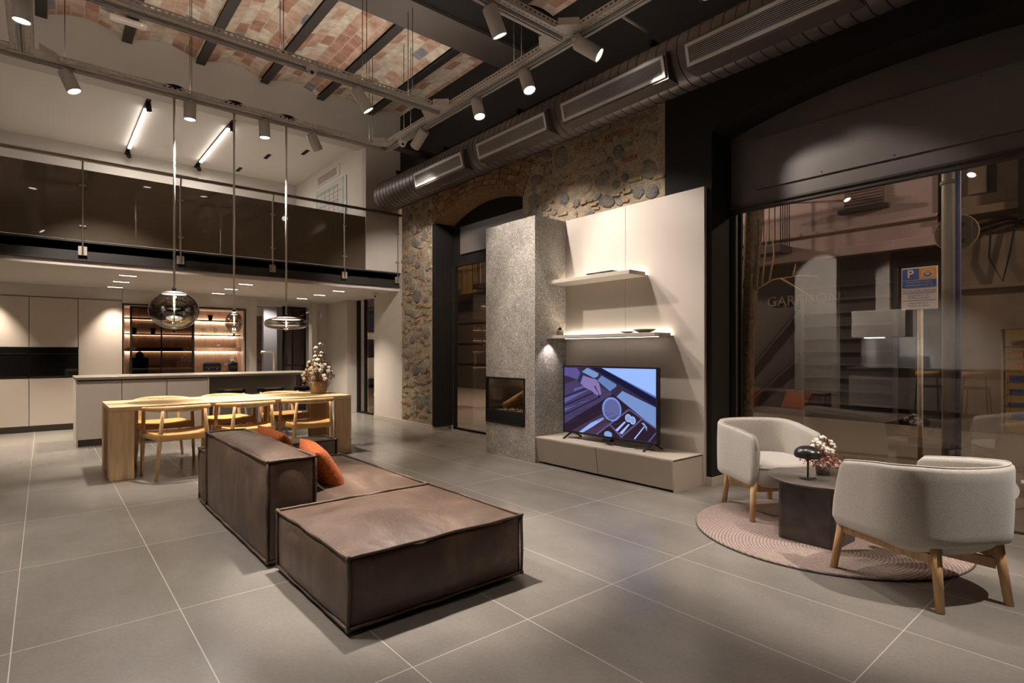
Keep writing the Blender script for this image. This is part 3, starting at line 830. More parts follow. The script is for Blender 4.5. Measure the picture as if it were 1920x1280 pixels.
# street lights (their glow falls on the facades)
for k, (x, y, lab) in enumerate(((9.5, -4.5, 'street lamp standing right of the view'), (9.4, 10.5, 'street lamp standing between the two shop windows outside'))):
    sl = thing('street_lamp', lab, 'street lamp', (x, y, -.1))
    mb = MB(); mb.cyl((x,y,-.1), (x,y,5.2), .06); mb.bar((x,y,5.2), (x+.7,y,5.35), .05, .05); obj('pole', mb, MT['steel_dark'], sl)
    mb = MB(); mb.box(x+.4, x+.9, y-.12, y+.12, 5.3, 5.42); obj('lamp_head', mb, MT['steel_dark'], sl)
    lamp('POINT', (x+.6, y, 5.2), None, 2400, (1,.80,.62), sl, 'street_lamp_light', shadow_soft_size=.15)
# ================================================================= GALLERY RAILING
gr = thing('glass_railing', 'smoked glass balustrade with bronze handrail along the upper gallery', 'railing', (2, 8.64, 2.62))
mb = MB(); mb.tube([(-5,8.60,3.61),(4.75,8.60,3.61)], .024, n=12, flat=(1,1)); obj('handrail', mb, MT['rail'], gr)
PX = [-2.6,-1.15,.37,1.42,2.62,3.74]
edges = [-4.0,-2.62,-1.17,.39,1.44,2.64,3.72,4.117]
edges = [-4.0,-1.15,.37,1.42,2.62,3.74,4.72]
for a, b in zip(edges, edges[1:]):
    mb = MB(); mb.box(a+.008, min(b, 4.117 if b > 4 else 9)-.008, 8.655, 8.667, 2.63, 3.50); obj('glass_panel', mb, MT['smoked'], gr)
def post(x):
    mb = MB()
    mb.tube([(x,8.60,3.59),(x,8.625,3.52),(x,8.635,3.46),(x,8.635,2.46)], .010, n=8)
    p = obj('post', mb, MT['post'], gr)
    for z in (3.30, 2.80): boxobj('clamp', (x-.035, x+.035, 8.632, 8.656, z-.012, z+.012), MT['post'], p, bevel=.003)
    boxobj('clamp', (x-.045, x+.045, 8.645, 8.660, 2.44, 2.55), MT['post'], p, bevel=.003)
for x in [-1.15,.37,1.42,2.62,3.74,4.70]: post(x)

# ================================================================= GALLERY ROOM DETAILS
for x, lab in ((1.13, 'left of the two bright linear lights on the gallery ceiling'), (2.22, 'right of the two bright linear lights on the gallery ceiling')):
    t = thing('linear_ceiling_light', lab, 'ceiling light', (x, 10.5, 4.79))
    mb = MB(); mb.box(x-.025, x+.025, 9.1, 12.0, 4.765, 4.79); obj('track', mb, MT['black'], t)
    mb = MB(); mb.box(x-.022, x+.022, 9.55, 11.55, 4.745, 4.765); obj('light_strip', mb, MT['ledup'], t)
    mb = MB(); mb.cyl((x,9.3,4.76), (x+.02,9.35,4.66), .035); mb.cyl((x,11.8,4.76), (x+.02,11.75,4.66), .035); obj('small_spotlight', mb, MT['black'], t)
    mb = MB(); mb.cyl((x+.0205,9.352,4.659), (x+.021,9.353,4.656), .028); obj('small_lens', mb, MT['lens'], t)
    lamp('AREA', (x, 10.55, 4.70), (x, 10.55, 0), 34, (1,.93,.86), t, 'light_source', shape='RECTANGLE', size=.05, size_y=2.0)
for x, y, lab in ((3.55, 9.75, 'dark slot air vent on the gallery ceiling nearest the boards'), (3.1, 10.4, 'dark slot air vent in the middle of the gallery ceiling'), (2.9, 11.5, 'dark slot air vent on the gallery ceiling nearest the far wall')):
    t = boxobj('slot_vent', (x-.03, x+.03, y, y+.28, 4.78, 4.79), MT['black']); tag(t, lab, 'vent', 'slot vents on the gallery ceiling')
# planner boards on the right hand wall upstairs
pb = thing('planner_board', 'white glass planner board with grid lines on the gallery wall', 'board', (4.12, 10.2, 3.6))
mb = MB(); mb.box(4.105, 4.118, 9.42, 10.85, 2.9, 4.40); obj('panel', mb, M('board_glass', (.50,.52,.48), .2), pb)
mb = MB()
for r0 in range(5):
    z = 4.30 - r0*.26; mb.box(4.102, 4.105, 9.78, 10.8, z, z+.010)
    mb.box(4.102, 4.105, 9.78, 10.8, z-.03, z-.024)
    for c0 in range(6): mb.box(4.102, 4.105, 9.78+c0*.2, 9.785+c0*.2, z-.22, z)
mb.box(4.102, 4.105, 9.55, 9.556, 2.9, 4.4)
obj('grid_lines', mb, M('grid_ink', (.08,.09,.09), .5), pb)
mb = MB()
for k in range(12): mb.box(4.101, 4.104, random.uniform(9.5,10.6), random.uniform(9.5,10.6)+.04, 3.3+.08*k, 3.315+.08*k)
obj('red_marks', mb, M('marker_red', (.45,.16,.13), .5), pb)
vt = thing('wall_air_grille', 'white air grille high on the gallery wall above the planner board', 'vent', (4.12, 10.3, 4.57))
mb = MB(); mb.box(4.108, 4.119, 9.72, 10.85, 4.47, 4.68); obj('frame', mb, MT['plaster'], vt, bevel=.003)
mb = MB()
for k in range(5): mb.box(4.104, 4.108, 9.85, 10.75, 4.51+k*.028, 4.522+k*.028)
obj('slats', mb, MT['cab_dark'], vt)

# ================================================================= VENTILATION DUCT
dt = thing('ventilation_duct', 'brown spiral ventilation duct hung along the street wall', 'duct', (4.35, 4, 3.81))
DX, DZ, DR = 4.35, 3.81, .238
mb = MB()
pts, rr = [], []
y = 8.42
pts += [(DX,y,DZ)]; rr += [DR-.045]
pts += [(DX,y-.03,DZ)]; rr += [DR-.012]
pts += [(DX,y-.06,DZ)]; rr += [DR]
y = 8.34
while y > -3.9:
    pts.append((DX,y,DZ)); rr.append(DR)
    y -= .5
mb.tube(pts, rr, n=44)
H_ = []
for i in range(117*28):
    a = 2*math.pi*i/28; H_.append((DX+DR*math.cos(a), 8.32-.105*i/28, DZ+DR*math.sin(a)))
mb.tube(H_, .0062, n=5, mi=1)
obj('duct_pipe', mb, [MT['duct'], MT['steel_dark']], dt)
def grille(y0, y1):
    # face plane through (4.05, z 3.785) and (4.093, z 3.612)
    A = Vector((4.05, 0, 3.785)); B = Vector((4.093, 0, 3.612)); up = (A-B).normalized(); L = (A-B).length
    nrm = Vector((-up.z, 0, up.x)); 
    if nrm.x > 0: nrm = -nrm
    c = (A+B)/2
    mb = MB()
    mb.prism([(A.x+.004, A.z+.02), (B.x+.004, B.z-.02), (DX-.02, DZ-.22), (DX-.02, DZ+.14)], y1-y0+.04, (0, y1+.02, 0), (1,0,0), (0,0,1))
    bx = obj('grille_box', mb, MT['duct'], dt)
    mb = MB()
    fw = .026
    for s in (-1, 1):
        mb.obox(c + up*s*(L/2-fw/2) + Vector((0,(y0+y1)/2,0)) + nrm*.006, (0,1,0), up, nrm, (y1-y0)/2, fw/2, .007)
        mb.obox(c + Vector((0,(y0 if s < 0 else y1)-s*fw/2,0)) + nrm*.006, (0,1,0), up, nrm, fw/2, L/2, .007)
    fr = obj('grille', mb, MT['grilleframe'], dt)
    mb = MB(); nb = 9
    for k in range(nb):
        q = c + up*(-L/2+fw+(L-2*fw)*(k+.5)/nb) + Vector((0,(y0+y1)/2,0)) + nrm*.004
        mb.obox(q, (0,1,0), up, nrm, (y1-y0)/2-fw, .0030, .004)
    obj('slats', mb, MT['alu'], fr, local=False)
    mb = MB(); mb.obox(c + Vector((0,(y0+y1)/2,0)) - nrm*.004, (0,1,0), up, nrm, (y1-y0)/2-fw, L/2-fw, .002)
    obj('grille_backing', mb, MT['black'], fr)
for y0, y1 in ((5.80,6.98),(4.26,5.47),(2.79,4.02),(1.35,2.58)): grille(y0, y1)
for y in (7.95, 6.6, 5.0, 3.1):
    mb = MB(); mb.bar((4.30,y,4.12), (4.76,y,4.12), .04, .04); mb.tube([(4.33,y,4.13),(4.30,y,4.02),(4.2,y,3.99)], .012, n=6); obj('wall_bracket', mb, MT['black'], dt)
mb = MB(); mb.tube([(4.6,8.3,4.0),(4.45,7.9,4.14),(4.33,7.4,4.10),(4.38,6,4.12),(4.35,4,4.1)], .016, n=6)
obj('cable', mb, MT['black'], dt)
rbar = boxobj('cable_channel', (3.66, 4.75, 6.92, 7.08, 4.10, 4.14), MT['steel_dark']); tag(rbar, 'dark perforated channel between the tray corner and the street wall', 'channel')

# ================================================================= CABLE TRAYS AND SPOTLIGHTS
TZ = 4.05
UPK = 3.8
def tray(name_label, a, b, axis, wires=(), w=.17):
    """perforated cable tray running along x or y with a light track under its middle"""

    mid = {'x': ((a[0]+b[0])/2, a[1], TZ), 'y': (a[0], (a[1]+b[1])/2, TZ)}[axis]
    t = thing('cable_tray', name_label, 'cable tray', mid, 0, 'suspended cable trays')
    L = (Vector(b)-Vector(a)).length; o = Vector((*a, 0)); d = Vector((1,0,0)) if axis == 'x' else Vector((0,1,0)); s = Vector((0,1,0)) if axis == 'x' else Vector((1,0,0))
    def bb(mb, u0, u1, v0, v1, z0, z1):
        p, q = o+d*u0+s*v0, o+d*u1+s*v1
        mb.box(min(p.x,q.x), max(p.x,q.x), min(p.y,q.y), max(p.y,q.y), z0, z1)
    mb = MB()
    for sd in (-1, 1):
        e = sd*w/2
        v0, v1 = min(e, e-sd*.003), max(e, e-sd*.003)
        bb(mb, 0, L, v0, v1, TZ+.045, TZ+.06); bb(mb, 0, L, v0, v1, TZ+.0, TZ+.030)
        n = int(L/.05)
        for k in range(n): bb(mb, k*.05, k*.05+.024, v0, v1, TZ+.030, TZ+.045)
        # slotted floor of the tray
        f0, f1 = sorted((e, sd*.052)); g0, g1 = sorted((sd*.045, sd*.020))
        bb(mb, 0, L, f0, f1, TZ, TZ+.002); bb(mb, 0, L, g0, g1, TZ, TZ+.002)
        h0, h1 = sorted((sd*.052, sd*.045))
        for k in range(n): bb(mb, k*.05, k*.05+.02, h0, h1, TZ, TZ+.002)
    obj('tray', mb, MT['galv'], t)
    mb = MB()
    bb(mb, 0, L, -.020, -.015, TZ-.032, TZ+.002); bb(mb, 0, L, .015, .020, TZ-.032, TZ+.002); bb(mb, 0, L, -.02, .02, TZ-.004, TZ)
    bb(mb, 0, L, -.015, -.006, TZ-.032, TZ-.028); bb(mb, 0, L, .006, .015, TZ-.032, TZ-.028)
    obj('light_track', mb, MT['track'], t)
    lamp('AREA', (mid[0], mid[1], TZ+.07), (mid[0], mid[1], 9), L*UPK, (1,.88,.76), t, 'vault_fill_light', shape='RECTANGLE', size=.08 if axis == 'y' else L, size_y=L if axis == 'y' else .08)  # added fill with no fitting of its own, brightens the brick vaults
    for u in wires:
        mb = MB()
        for e in (-.05, .05):
            p = o+d*u+s*e; mb.tube([(p.x,p.y,TZ+.01),(p.x,p.y,5.09 if 4.8 < p.y < 5.9 else 5.23)], .004, n=5)
        obj('suspension_wire', mb, MT['steel_dark'], t)
    return t
tray('longest cable tray with three hanging pendants, in front of the gallery', (-4,7.0), (3.62,7.0), 'x', wires=(4.16,5.25,7.4,2.6))
tray('middle cable tray carrying a dome camera, crossing under the brick vaults', (-.15,5.5), (3.53,5.5), 'x', wires=(.6,1.9,2.75,3.3))
tray('nearest cable tray, meeting the long side tray above the television', (-.15,3.5), (3.53,3.5), 'x', wires=(1.4,2.6))
tray('cable tray running along the duct from the gallery corner towards the camera', (3.62,-2.0), (3.62,7.0), 'y', wires=(4.7,6.2,8.4))
tray('cable tray at the upper left corner of the photo', (-.15,-2.0), (-.15,6.9), 'y', wires=(5.0,8.0))
GUS = ['far right corner by the duct','junction of the middle tray, towards the gallery','junction of the middle tray, towards the camera','junction of the nearest tray, towards the gallery','junction of the nearest tray, towards the camera','far left corner above the kitchen','left end of the middle tray']
def gusset(x, y, sx, sy):
    mb = MB()
    P = [(0,0),(sx*.17,0),(sx*.17,sy*.04),(sx*.04,sy*.17),(0,sy*.17)]
    if sx*sy < 0: P = P[::-1]
    mb.prism(P, .002, (x,y,TZ-.001))
    a, b = (x+sx*.17, y+sy*.04), (x+sx*.04, y+sy*.17)
    mb.bar((a[0],a[1],TZ+.03), (b[0],b[1],TZ+.03), .003, .06)
    return tag(obj('tray_corner_plate', mb, MT['galv']), 'bent steel corner plate of the cable trays, '+GUS.pop(0), 'bracket', 'corner plates of the cable trays')
for x, y, sx, sy in ((3.62,7,-1,-1),(3.62,5.5,-1,1),(3.62,5.5,-1,-1),(3.62,3.5,-1,-1),(3.62,3.5,-1,1),(-.15,7,1,-1),(-.15,5.5,1,1)):
    gusset(x+sx*.08, y+sy*.08, sx, sy)
mb = MB()
for (x, y) in ((3.72, 3.0), (3.72, 2.45)):
    mb = MB(); mb.cyl((x,y,4.10),(x+.38,y,4.10), .012); tag(obj('threaded_rod', mb, MT['galv']), 'short steel rod sticking out of the side tray, %s' % ('nearer the tray junction' if y > 2.7 else 'nearer the top edge of the photo'), 'rod', 'steel rods on the side tray')

def spotlight(p0, p1, on=True, energy=0, target=None, size=60, blend=.6, label='', r=.062, col=WARM):
    """track spotlight: body axis from p0 (rear cap) to p1 (lens)"""
    p0, p1 = Vector(p0), Vector(p1); ax = (p1-p0).normalized()
    x, y = p0.x, p0.y
    t = thing('track_spotlight', label, 'spotlight', (x, y, TZ-.03), 0, 'spotlights on the ceiling trays')
    mb = MB()
    L = (p1-p0).length
    q = ax.to_track_quat('Z', 'Y')
    mb.lathe([(0,0),(r*.93,0),(r,.006),(r,L),(r-.006,L),(r-.008,L-.012)], (0,0,0), n=32)
    bmesh.ops.transform(mb.bm, matrix=Matrix.Translation(p0) @ q.to_matrix().to_4x4(), verts=mb.bm.verts)
    obj('housing', mb, MT['spotbody'], t)
    mb = MB()
    mb.lathe([(0,0),(r-.006,0)], (0,0,L-.008), n=32)
    bmesh.ops.transform(mb.bm, matrix=Matrix.Translation(p0) @ q.to_matrix().to_4x4(), verts=mb.bm.verts)
    obj('lens', mb, MT['lens'] if on else MT['lens_off'], t)
    mb = MB()
    mb.box(x-.018 if True else x, x+.018, y-.05, y+.05, TZ-.045, TZ-.028)
    sd = Vector((0,0,1)).cross(ax); 
    if sd.length < .05: sd = Vector((1,0,0))
    sd.normalize()
    mid = p0 + ax*L*.30
    mb.cyl((x,y,TZ-.03), (x,y,max(p0.z, mid.z)+.0), .008, n=8)
    obj('bracket', mb, MT['spotbody'], t)
    if energy:
        lamp('SPOT', p1 + ax*.02, (p1 + ax*3) if target is None else target, energy*SPOT_K, col, t, 'spot_light', spot_size=R(size), spot_blend=blend, shadow_soft_size=.03)
    return t
SPOTS = [
 ((-.12,5.75,4.02), (-.13,5.76,3.82), True, 620, (.5,4.2,0), 80, 'large lit spotlight at the top left corner of the photo'),
 ((.163,7.0,4.0), (.235,6.97,3.815), True, 560, (.9,9.2,.2), 62, 'lit spotlight leaning right, first on the long tray from the left'),
 ((1.24,7.0,4.0), (1.24,7.0,3.82), True, 1100, (1.15,6.9,.7), 48, 'upright lit spotlight just right of the round pendant cord'),
 ((2.02,7.0,4.0), (2.03,7.0,3.815), True, 1100, (2.25,6.95,.7), 48, 'upright lit spotlight between the second and third pendant cords'),
 ((2.584,7.0,4.0), (2.687,7.02,3.82), False, 0, None, 40, 'unlit tilted spotlight nearest the right end of the long tray'),
 ((2.50,5.5,4.0), (2.63,5.47,3.80), True, 420, (3.9,4.0,1.2), 60, 'lit spotlight leaning right under the middle tray'),
 ((3.62,5.96,4.0), (3.60,6.18,3.85), True, 420, (4.65,7.9,2.0), 70, 'lit spotlight leaning left at the far end of the duct side tray'),
 ((3.62,4.89,4.0), (3.62,4.83,3.80), True, 320, (4.42,4.45,1.6), 86, 'nearly upright lit spotlight below the middle tray junction'),
 ((3.62,4.10,4.0), (3.62,4.02,3.795), True, 330, (4.4,3.3,1.4), 80, 'lit spotlight on the side tray, in front of the second grille'),
 ((3.58,3.36,3.97), (3.70,3.20,3.83), True, 330, (4.95,1.75,2.62), 28, 'spotlight tilted strongly with its bright lens facing the viewer'),
 ((2.72,3.5,4.0), (2.82,3.49,3.80), True, 200, (2.2,2.4,.4), 62, 'lit spotlight under the nearest tray at the top centre'),
 ((3.62,2.2,4.0), (3.63,2.12,3.81), True, 330, (4.0,1.6,.4), 56, 'spotlight above the armchairs, out of the frame'),
 ((3.62,.9,4.0), (3.66,.92,3.81), True, 150, (4.2,1.5,.4), 56, 'spotlight near the window above the armchairs, out of the frame'),
 ((-.15,3.6,4.0), (-.10,3.5,3.81), True, 600, (.0,3.4,0), 74, 'spotlight above the bare floor on the left, out of the frame'),
 ((-.15,1.8,4.0), (-.02,1.85,3.81), True, 150, (1.4,2.2,.3), 60, 'spotlight left of the ottoman, out of the frame'),
 ((1.6,3.5,4.0), (1.62,3.42,3.81), True, 1700, (1.75,3.0,.3), 38, 'spotlight above the ottoman on the nearest tray, out of the frame'),
 ((3.62,-.6,4.0), (3.6,-.55,3.81), True, 1000, (3.5,.72,.55), 34, 'spotlight behind the camera on the side tray'),
]
for s in SPOTS:
    spotlight(s[0], s[1], s[2], s[3], s[4], s[5], label=s[6])

def dome_camera(x, y, z, label, tilt=(0,0)):
    t = thing('dome_camera', label, 'security camera', (x,y,z))
    mb = MB(); mb.lathe([(0,0),(.055,0),(.058,-.01),(.058,-.05),(.052,-.062)], (x,y,z), n=28); obj('base', mb, MT['whiteplastic'], t)
    mb = MB(); mb.ball((x,y,z-.062), .046, sub=3); obj('ball', mb, MT['whiteplastic'], t)
    mb = MB(); mb.ball((x-.014,y-.030,z-.078), .019, sub=2); obj('camera_lens', mb, MT['blackglass'], t)
    return t
dome_camera(2.03, 5.46, TZ+.02, 'white dome camera hanging from the middle tray in front of the vaults')
dome_camera(3.64, 6.56, TZ+.02, 'white dome camera near the far corner of the side tray')
dome_camera(4.5, 9.1, 2.31, 'small white dome camera on the ceiling above the white wall, under the gallery')
em = thing('emergency_light', 'long white emergency light fixed where the vaults meet the end wall', 'emergency light', (.82, 8.5, 5.3))
mb = MB(); mb.box(.59, .97, 7.98, 8.08, 5.165, 5.222); obj('housing', mb, M('diffuser_plastic', (.66,.58,.50), .35), em, bevel=.02, seg=3)
mb = MB(); mb.box(.90, .915, 7.975, 7.99, 5.175, 5.185); obj('indicator_light', mb, M('indicator', (.6,.6,.2), .3, emit=(.9,.9,.3), es=1), em)

# ================================================================= PENDANT LAMPS OVER THE TABLE
def pendant(x, prof, ztop, zbot, rtop, label, energy):
    y = 7.0
    t = thing('pendant_lamp', label, 'pendant lamp', (x, y, TZ), 0)
    mb = MB(); mb.lathe([(0,.0),(.10,0),(.10,-.02),(.09,-.03),(0,-.03)], (x,y,TZ+.075), n=28); mb.cyl((x,y,TZ-.02),(x,y,TZ+.07), .012); obj('ceiling_rose', mb, MT['black'], t)
    mb = MB(); mb.tube([(x,y,TZ-.02),(x,y,ztop+.03)], .011, n=10); obj('cord', mb, MT['cord'], t)
    mb = MB(); mb.cyl((x,y,ztop+.005),(x,y,ztop+.04), .018); obj('cord_grip', mb, MT['black'], t)
    mb = MB(); mb.lathe([(0,ztop+.008),(rtop*.5,ztop+.002),(rtop*.95,ztop-.018),(rtop,ztop-.024),(rtop*.98,ztop-.030)], (x,y,0), n=40); obj('cap', mb, M('lamp_cap', (.45,.42,.39), .35, metal=.5), t)
    mb = MB(); mb.lathe([(0,ztop-.034),(rtop*.94,ztop-.028)], (x,y,0), n=40); obj('light_disc', mb, EM('lamp_disc', (1,.92,.8), 9), t)
    mb = MB(); mb.lathe(prof, (x,y,0), n=48); obj('glass_shade', mb, MT['shade'], t)
    mb = MB(); mb.cyl((x,y,ztop-.04),(x,y,zbot-.01), .008); mb.lathe([(0,zbot+.02),(.03,zbot+.012),(.03,zbot+.006),(0,zbot-.002)], (x,y,0), n=20); obj('inner_rod', mb, MT['cord'], t)
    mb = MB(); mb.ball((x,y,zbot-.02), .014); obj('bottom_knob', mb, MT['black'], t)
    lamp('SPOT', (x,y,ztop-.05), (x,y,0), energy, (1,.88,.7), t, 'light_source', spot_size=R(150), spot_blend=1, shadow_soft_size=.04)
    return t
def oval(rx, zc, rz, rt, p=2.0, n=18):
    out = []
    a0 = math.acos(min(.999, (rt/rx)))
    for i in range(n+1):
        a = a0 - (a0+math.pi/2)*i/n
        c, s_ = math.cos(a), math.sin(a)
        out.append((max(0, rx*abs(c)**(2/p)), zc+rz*(abs(s_)**(2/p))*(1 if s_ > 0 else -1)))
    return out
pendant(1.09, oval(.243, 1.700, .205, .11), 1.905, 1.495, .125, 'large round smoked glass pendant lamp, leftmost over the table', 60)
pendant(1.69, oval(.092, 1.590, .125, .035), 1.712, 1.462, .042, 'small egg shaped smoked glass pendant lamp in the middle', 30)
pendant(2.28, oval(.252, 1.595, .075, .15, 2.6), 1.675, 1.515, .175, 'wide flat smoked glass pendant lamp, rightmost over the table', 60)
# ================================================================= KITCHEN
def cabinet(x0, x1, kind, label):
    t = thing('tall_cabinet', label, 'cabinet', ((x0+x1)/2, 11.7, 0), 0, 'tall beige kitchen cabinets')
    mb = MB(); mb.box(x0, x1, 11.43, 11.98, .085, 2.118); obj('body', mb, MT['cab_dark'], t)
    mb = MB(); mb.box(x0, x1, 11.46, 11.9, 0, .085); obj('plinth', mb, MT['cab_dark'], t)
    g = .004
    def door(z0, z1, nm='door'):
        return boxobj(nm, (x0+g, x1-g, 11.40, 11.425, z0, z1), MT['cab'], t, bevel=.003)
    if kind == 'full': door(.10, 2.105)
    else:
        door(.10, .835); door(1.325, 2.105)
        ov = boxobj('oven', (x0+g, x1-g, 11.398, 11.43, .85, 1.318), MT['blackglass'], t, bevel=.003)
        boxobj('trim_line', (x0+.02, x1-.02, 11.394, 11.398, 1.215, 1.222), MT['steel_dark'], ov, bevel=0); boxobj('trim_line', (x0+.02, x1-.02, 11.394, 11.398, .862, .868), MT['steel_dark'], ov, bevel=0)
    return t
for x0, x1, k, lab in ((-1.45,-.80,'oven','beige cabinet with black oven, mostly cut off at the left edge'), (-.80,-.17,'oven','beige cabinet with built in black oven at the left edge of the photo'), (-.17,.43,'oven','beige cabinet with built in black oven, second from the wooden niche'), (.43,1.02,'full','plain full height beige cabinet beside the wooden niche')):
    cabinet(x0, x1, k, lab)
# lit walnut niche
nc = thing('display_niche', 'lit walnut shelf niche with black frame in the kitchen wall', 'shelving', (1.98, 11.8, 0))
mb = MB(); mb.box(1.03, 2.95, 11.93, 11.97, .85, 2.06); obj('back_panel', mb, MT['walnut'], nc)
mb = MB(); mb.box(1.03, 1.05, 11.42, 11.93, .85, 2.06); mb.box(2.92, 2.95, 11.42, 11.93, .85, 2.06); mb.box(1.03, 2.95, 11.42, 11.93, 2.03, 2.06); obj('side_panels', mb, MT['walnut'], nc)
mb = MB(); mb.box(1.03, 2.95, 11.40, 11.93, .0, .85); obj('base_cabinet', mb, MT['cab'], nc)
mb = MB(); mb.box(1.02, 2.96, 11.39, 11.42, 2.05, 2.07); mb.box(1.02, 1.032, 11.39, 11.42, .85, 2.05); mb.box(2.945, 2.96, 11.39, 11.42, .85, 2.05); obj('frame', mb, MT['black'], nc)
for z in (1.84, 1.565, 1.27):
    mb = MB(); mb.box(1.05, 2.92, 11.62, 11.93, z-.012, z+.006); sh = obj('shelf', mb, MT['black'] if z > 1.3 else MT['walnut'], nc)
    mb = MB(); mb.box(1.06, 2.91, 11.90, 11.925, z-.020, z-.012); 
    if z > 1.3: mb.box(1.06, 2.91, 11.905, 11.925, z+.006, z+.012)
    obj('led_strip', mb, MT['led'], sh)
mb = MB(); mb.box(1.05, 2.92, 11.63, 11.93, 1.27, 1.33); obj('shelf_box', mb, MT['walnut'], nc)
gd = thing('sliding_glass_door', 'dark smoked glass doors covering the left half of the walnut niche', 'door', (1.6, 11.5, .85))
mb = MB()
mb.box(1.13, 1.16, 11.44, 11.47, .85, 2.03); mb.box(2.06, 2.10, 11.44, 11.47, .85, 2.03); mb.box(1.58, 1.60, 11.44, 11.47, .85, 2.03); mb.box(1.13, 2.10, 11.44, 11.47, 2.0, 2.03)
obj('frame', mb, MT['black'], gd)
mb = MB(); mb.box(1.16, 2.06, 11.452, 11.458, .86, 2.0); obj('glass', mb, MT['smokedoor'], gd)
# things on the niche shelves
def cup(x, z, lab):
    mb = MB(); mb.lathe([(0,0),(.028,0),(.045,.10),(.040,.10),(.024,.006),(0,.006)], (x,11.74,z), n=20)
    tag(obj('black_cup', mb, MT['black']), lab, 'cup', 'black cups in the niche')
cup(1.22, 1.572, 'black cup at the left end of the middle niche shelf'); cup(1.50, 1.572, 'black cup second from the left on the middle niche shelf'); cup(2.42, 1.847, 'black cup on the top niche shelf behind the round pendant')
for x in (2.30, 2.50, 2.72):
    mb = MB(); mb.lathe([(0,0),(.035,0),(.034,.004),(.006,.010),(.006,.03),(.03,.04),(.046,.07),(.046,.10),(.036,.14),(.034,.14),(.043,.10),(.043,.07),(.028,.044),(0,.036)], (x,11.76,1.572), n=20)
    tag(obj('wine_glass', mb, MT['glasspot']), 'clear stemmed glass on the middle niche shelf, %s' % {2.30:'partly behind the round pendant',2.50:'middle of the three',2.72:'nearest the egg shaped pendant'}[x], 'glass', 'glasses on the middle niche shelf')
for x in (2.56, 2.80):
    t = thing('cup_and_saucer', 'pale cup and saucer on the lower niche shelf, %s' % ('left one' if x < 2.7 else 'right one'), 'saucer', (x,11.74,1.33), 0, 'saucers in the niche')
    mb = MB(); mb.lathe([(0,0),(.06,.004),(.075,.016),(.07,.016),(0,.008)], (x,11.74,1.332), n=20); obj('saucer', mb, M('pinkish_ceramic', (.40,.27,.22), .5), t)
    mb = MB(); mb.lathe([(0,.012),(.03,.012),(.045,.05),(.04,.05),(0,.02)], (x,11.74,1.334), n=16); obj('cup', mb, M('pinkish_ceramic2', (.42,.30,.25), .5), t)
ts = thing('toaster', 'black glossy toaster in the niche behind the worktop', 'toaster', (2.44,11.66,.85))
mb = MB(); mb.box(2.28, 2.58, 11.58, 11.74, .86, 1.045); obj('body', mb, MT['blackglass'], ts, bevel=.035, seg=4)
mb = MB(); mb.box(2.31, 2.55, 11.62, 11.64, 1.04, 1.05); mb.box(2.31, 2.55, 11.68, 11.70, 1.04, 1.05); obj('slots', mb, MT['steel_dark'], ts)
mb = MB(); mb.box(2.58, 2.60, 11.64, 11.68, .97, .99); mb.cyl((2.36,11.575,.93),(2.36,11.58,.93),.012); mb.cyl((2.5,11.575,.93),(2.5,11.58,.93),.012); obj('knobs', mb, MT['chrome'], ts)
kt = thing('coffee_machine', 'small black coffee machine with chrome handle right of the toaster', 'coffee machine', (2.80,11.66,.85))
mb = MB(); mb.box(2.73, 2.87, 11.58, 11.76, .86, 1.05); obj('body', mb, MT['blackglass'], kt, bevel=.02, seg=3)
mb = MB(); mb.tube([(2.80+.07*math.cos(a), 11.66, 1.06+.085*math.sin(a)) for a in [i*math.pi/12 for i in range(13)]], .008, n=8); obj('handle', mb, MT['chrome'], kt)
mb = MB(); mb.ball((2.80,11.66,1.07), .05, sz=.9); obj('lid', mb, MT['chrome'], kt)
mb = MB(); mb.tube([(2.73,11.62,1.02),(2.66,11.62,1.02),(2.63,11.62,.98),(2.63,11.62,.9)], .007, n=8); obj('side_handle', mb, MT['chrome'], kt)
# dark coffee maker behind smoked glass
cm = thing('coffee_maker', 'dark coffee maker behind the smoked glass on the left', 'coffee machine', (1.28,11.7,.85))
mb = MB(); mb.box(1.16, 1.42, 11.62, 11.86, .86, 1.15); obj('body', mb, MT['black'], cm, bevel=.02)
mb = MB(); mb.lathe([(0,0),(.06,0),(.06,.06),(.03,.10),(0,.11)], (1.30,11.74,1.15), n=20); obj('lid', mb, MT['black'], cm)

# kitchen ceiling: nine slim linear downlights
k = 0
for j, y in enumerate((9.36, 10.24, 11.15)):
    for i, x in enumerate((.90, 2.43, 3.94, -.63)):
        t = thing('linear_downlight', '%s slim lit ceiling strip, %s row from the beam' % (('left','middle','right','outermost, unseen')[i], ('first','second','third')[j]), 'ceiling light', (x,y,2.31), 0, 'slim ceiling strips in the kitchen')
        mb = MB(); mb.box(x-.105, x+.105, y-.014, y+.014, 2.3085, 2.3095); obj('housing', mb, MT['steel_dark'], t)
        mb = MB()
        for q in range(8): mb.box(x-.098+q*.0255, x-.098+q*.0255+.018, y-.009, y+.009, 2.3055, 2.3080)
        obj('lenses', mb, EM('downlight_lens', (1,.92,.8), 14) if k == 0 else bpy.data.materials['downlight_lens'], t); k += 1
        lamp('SPOT', (x,y,2.29), (x, y+(.10 if j == 2 else 0), 0), 215 if j < 2 else 190, (1,.87,.72), t, 'spot_light', spot_size=R(95 if j < 2 else 72), spot_blend=.9, shadow_soft_size=.03)

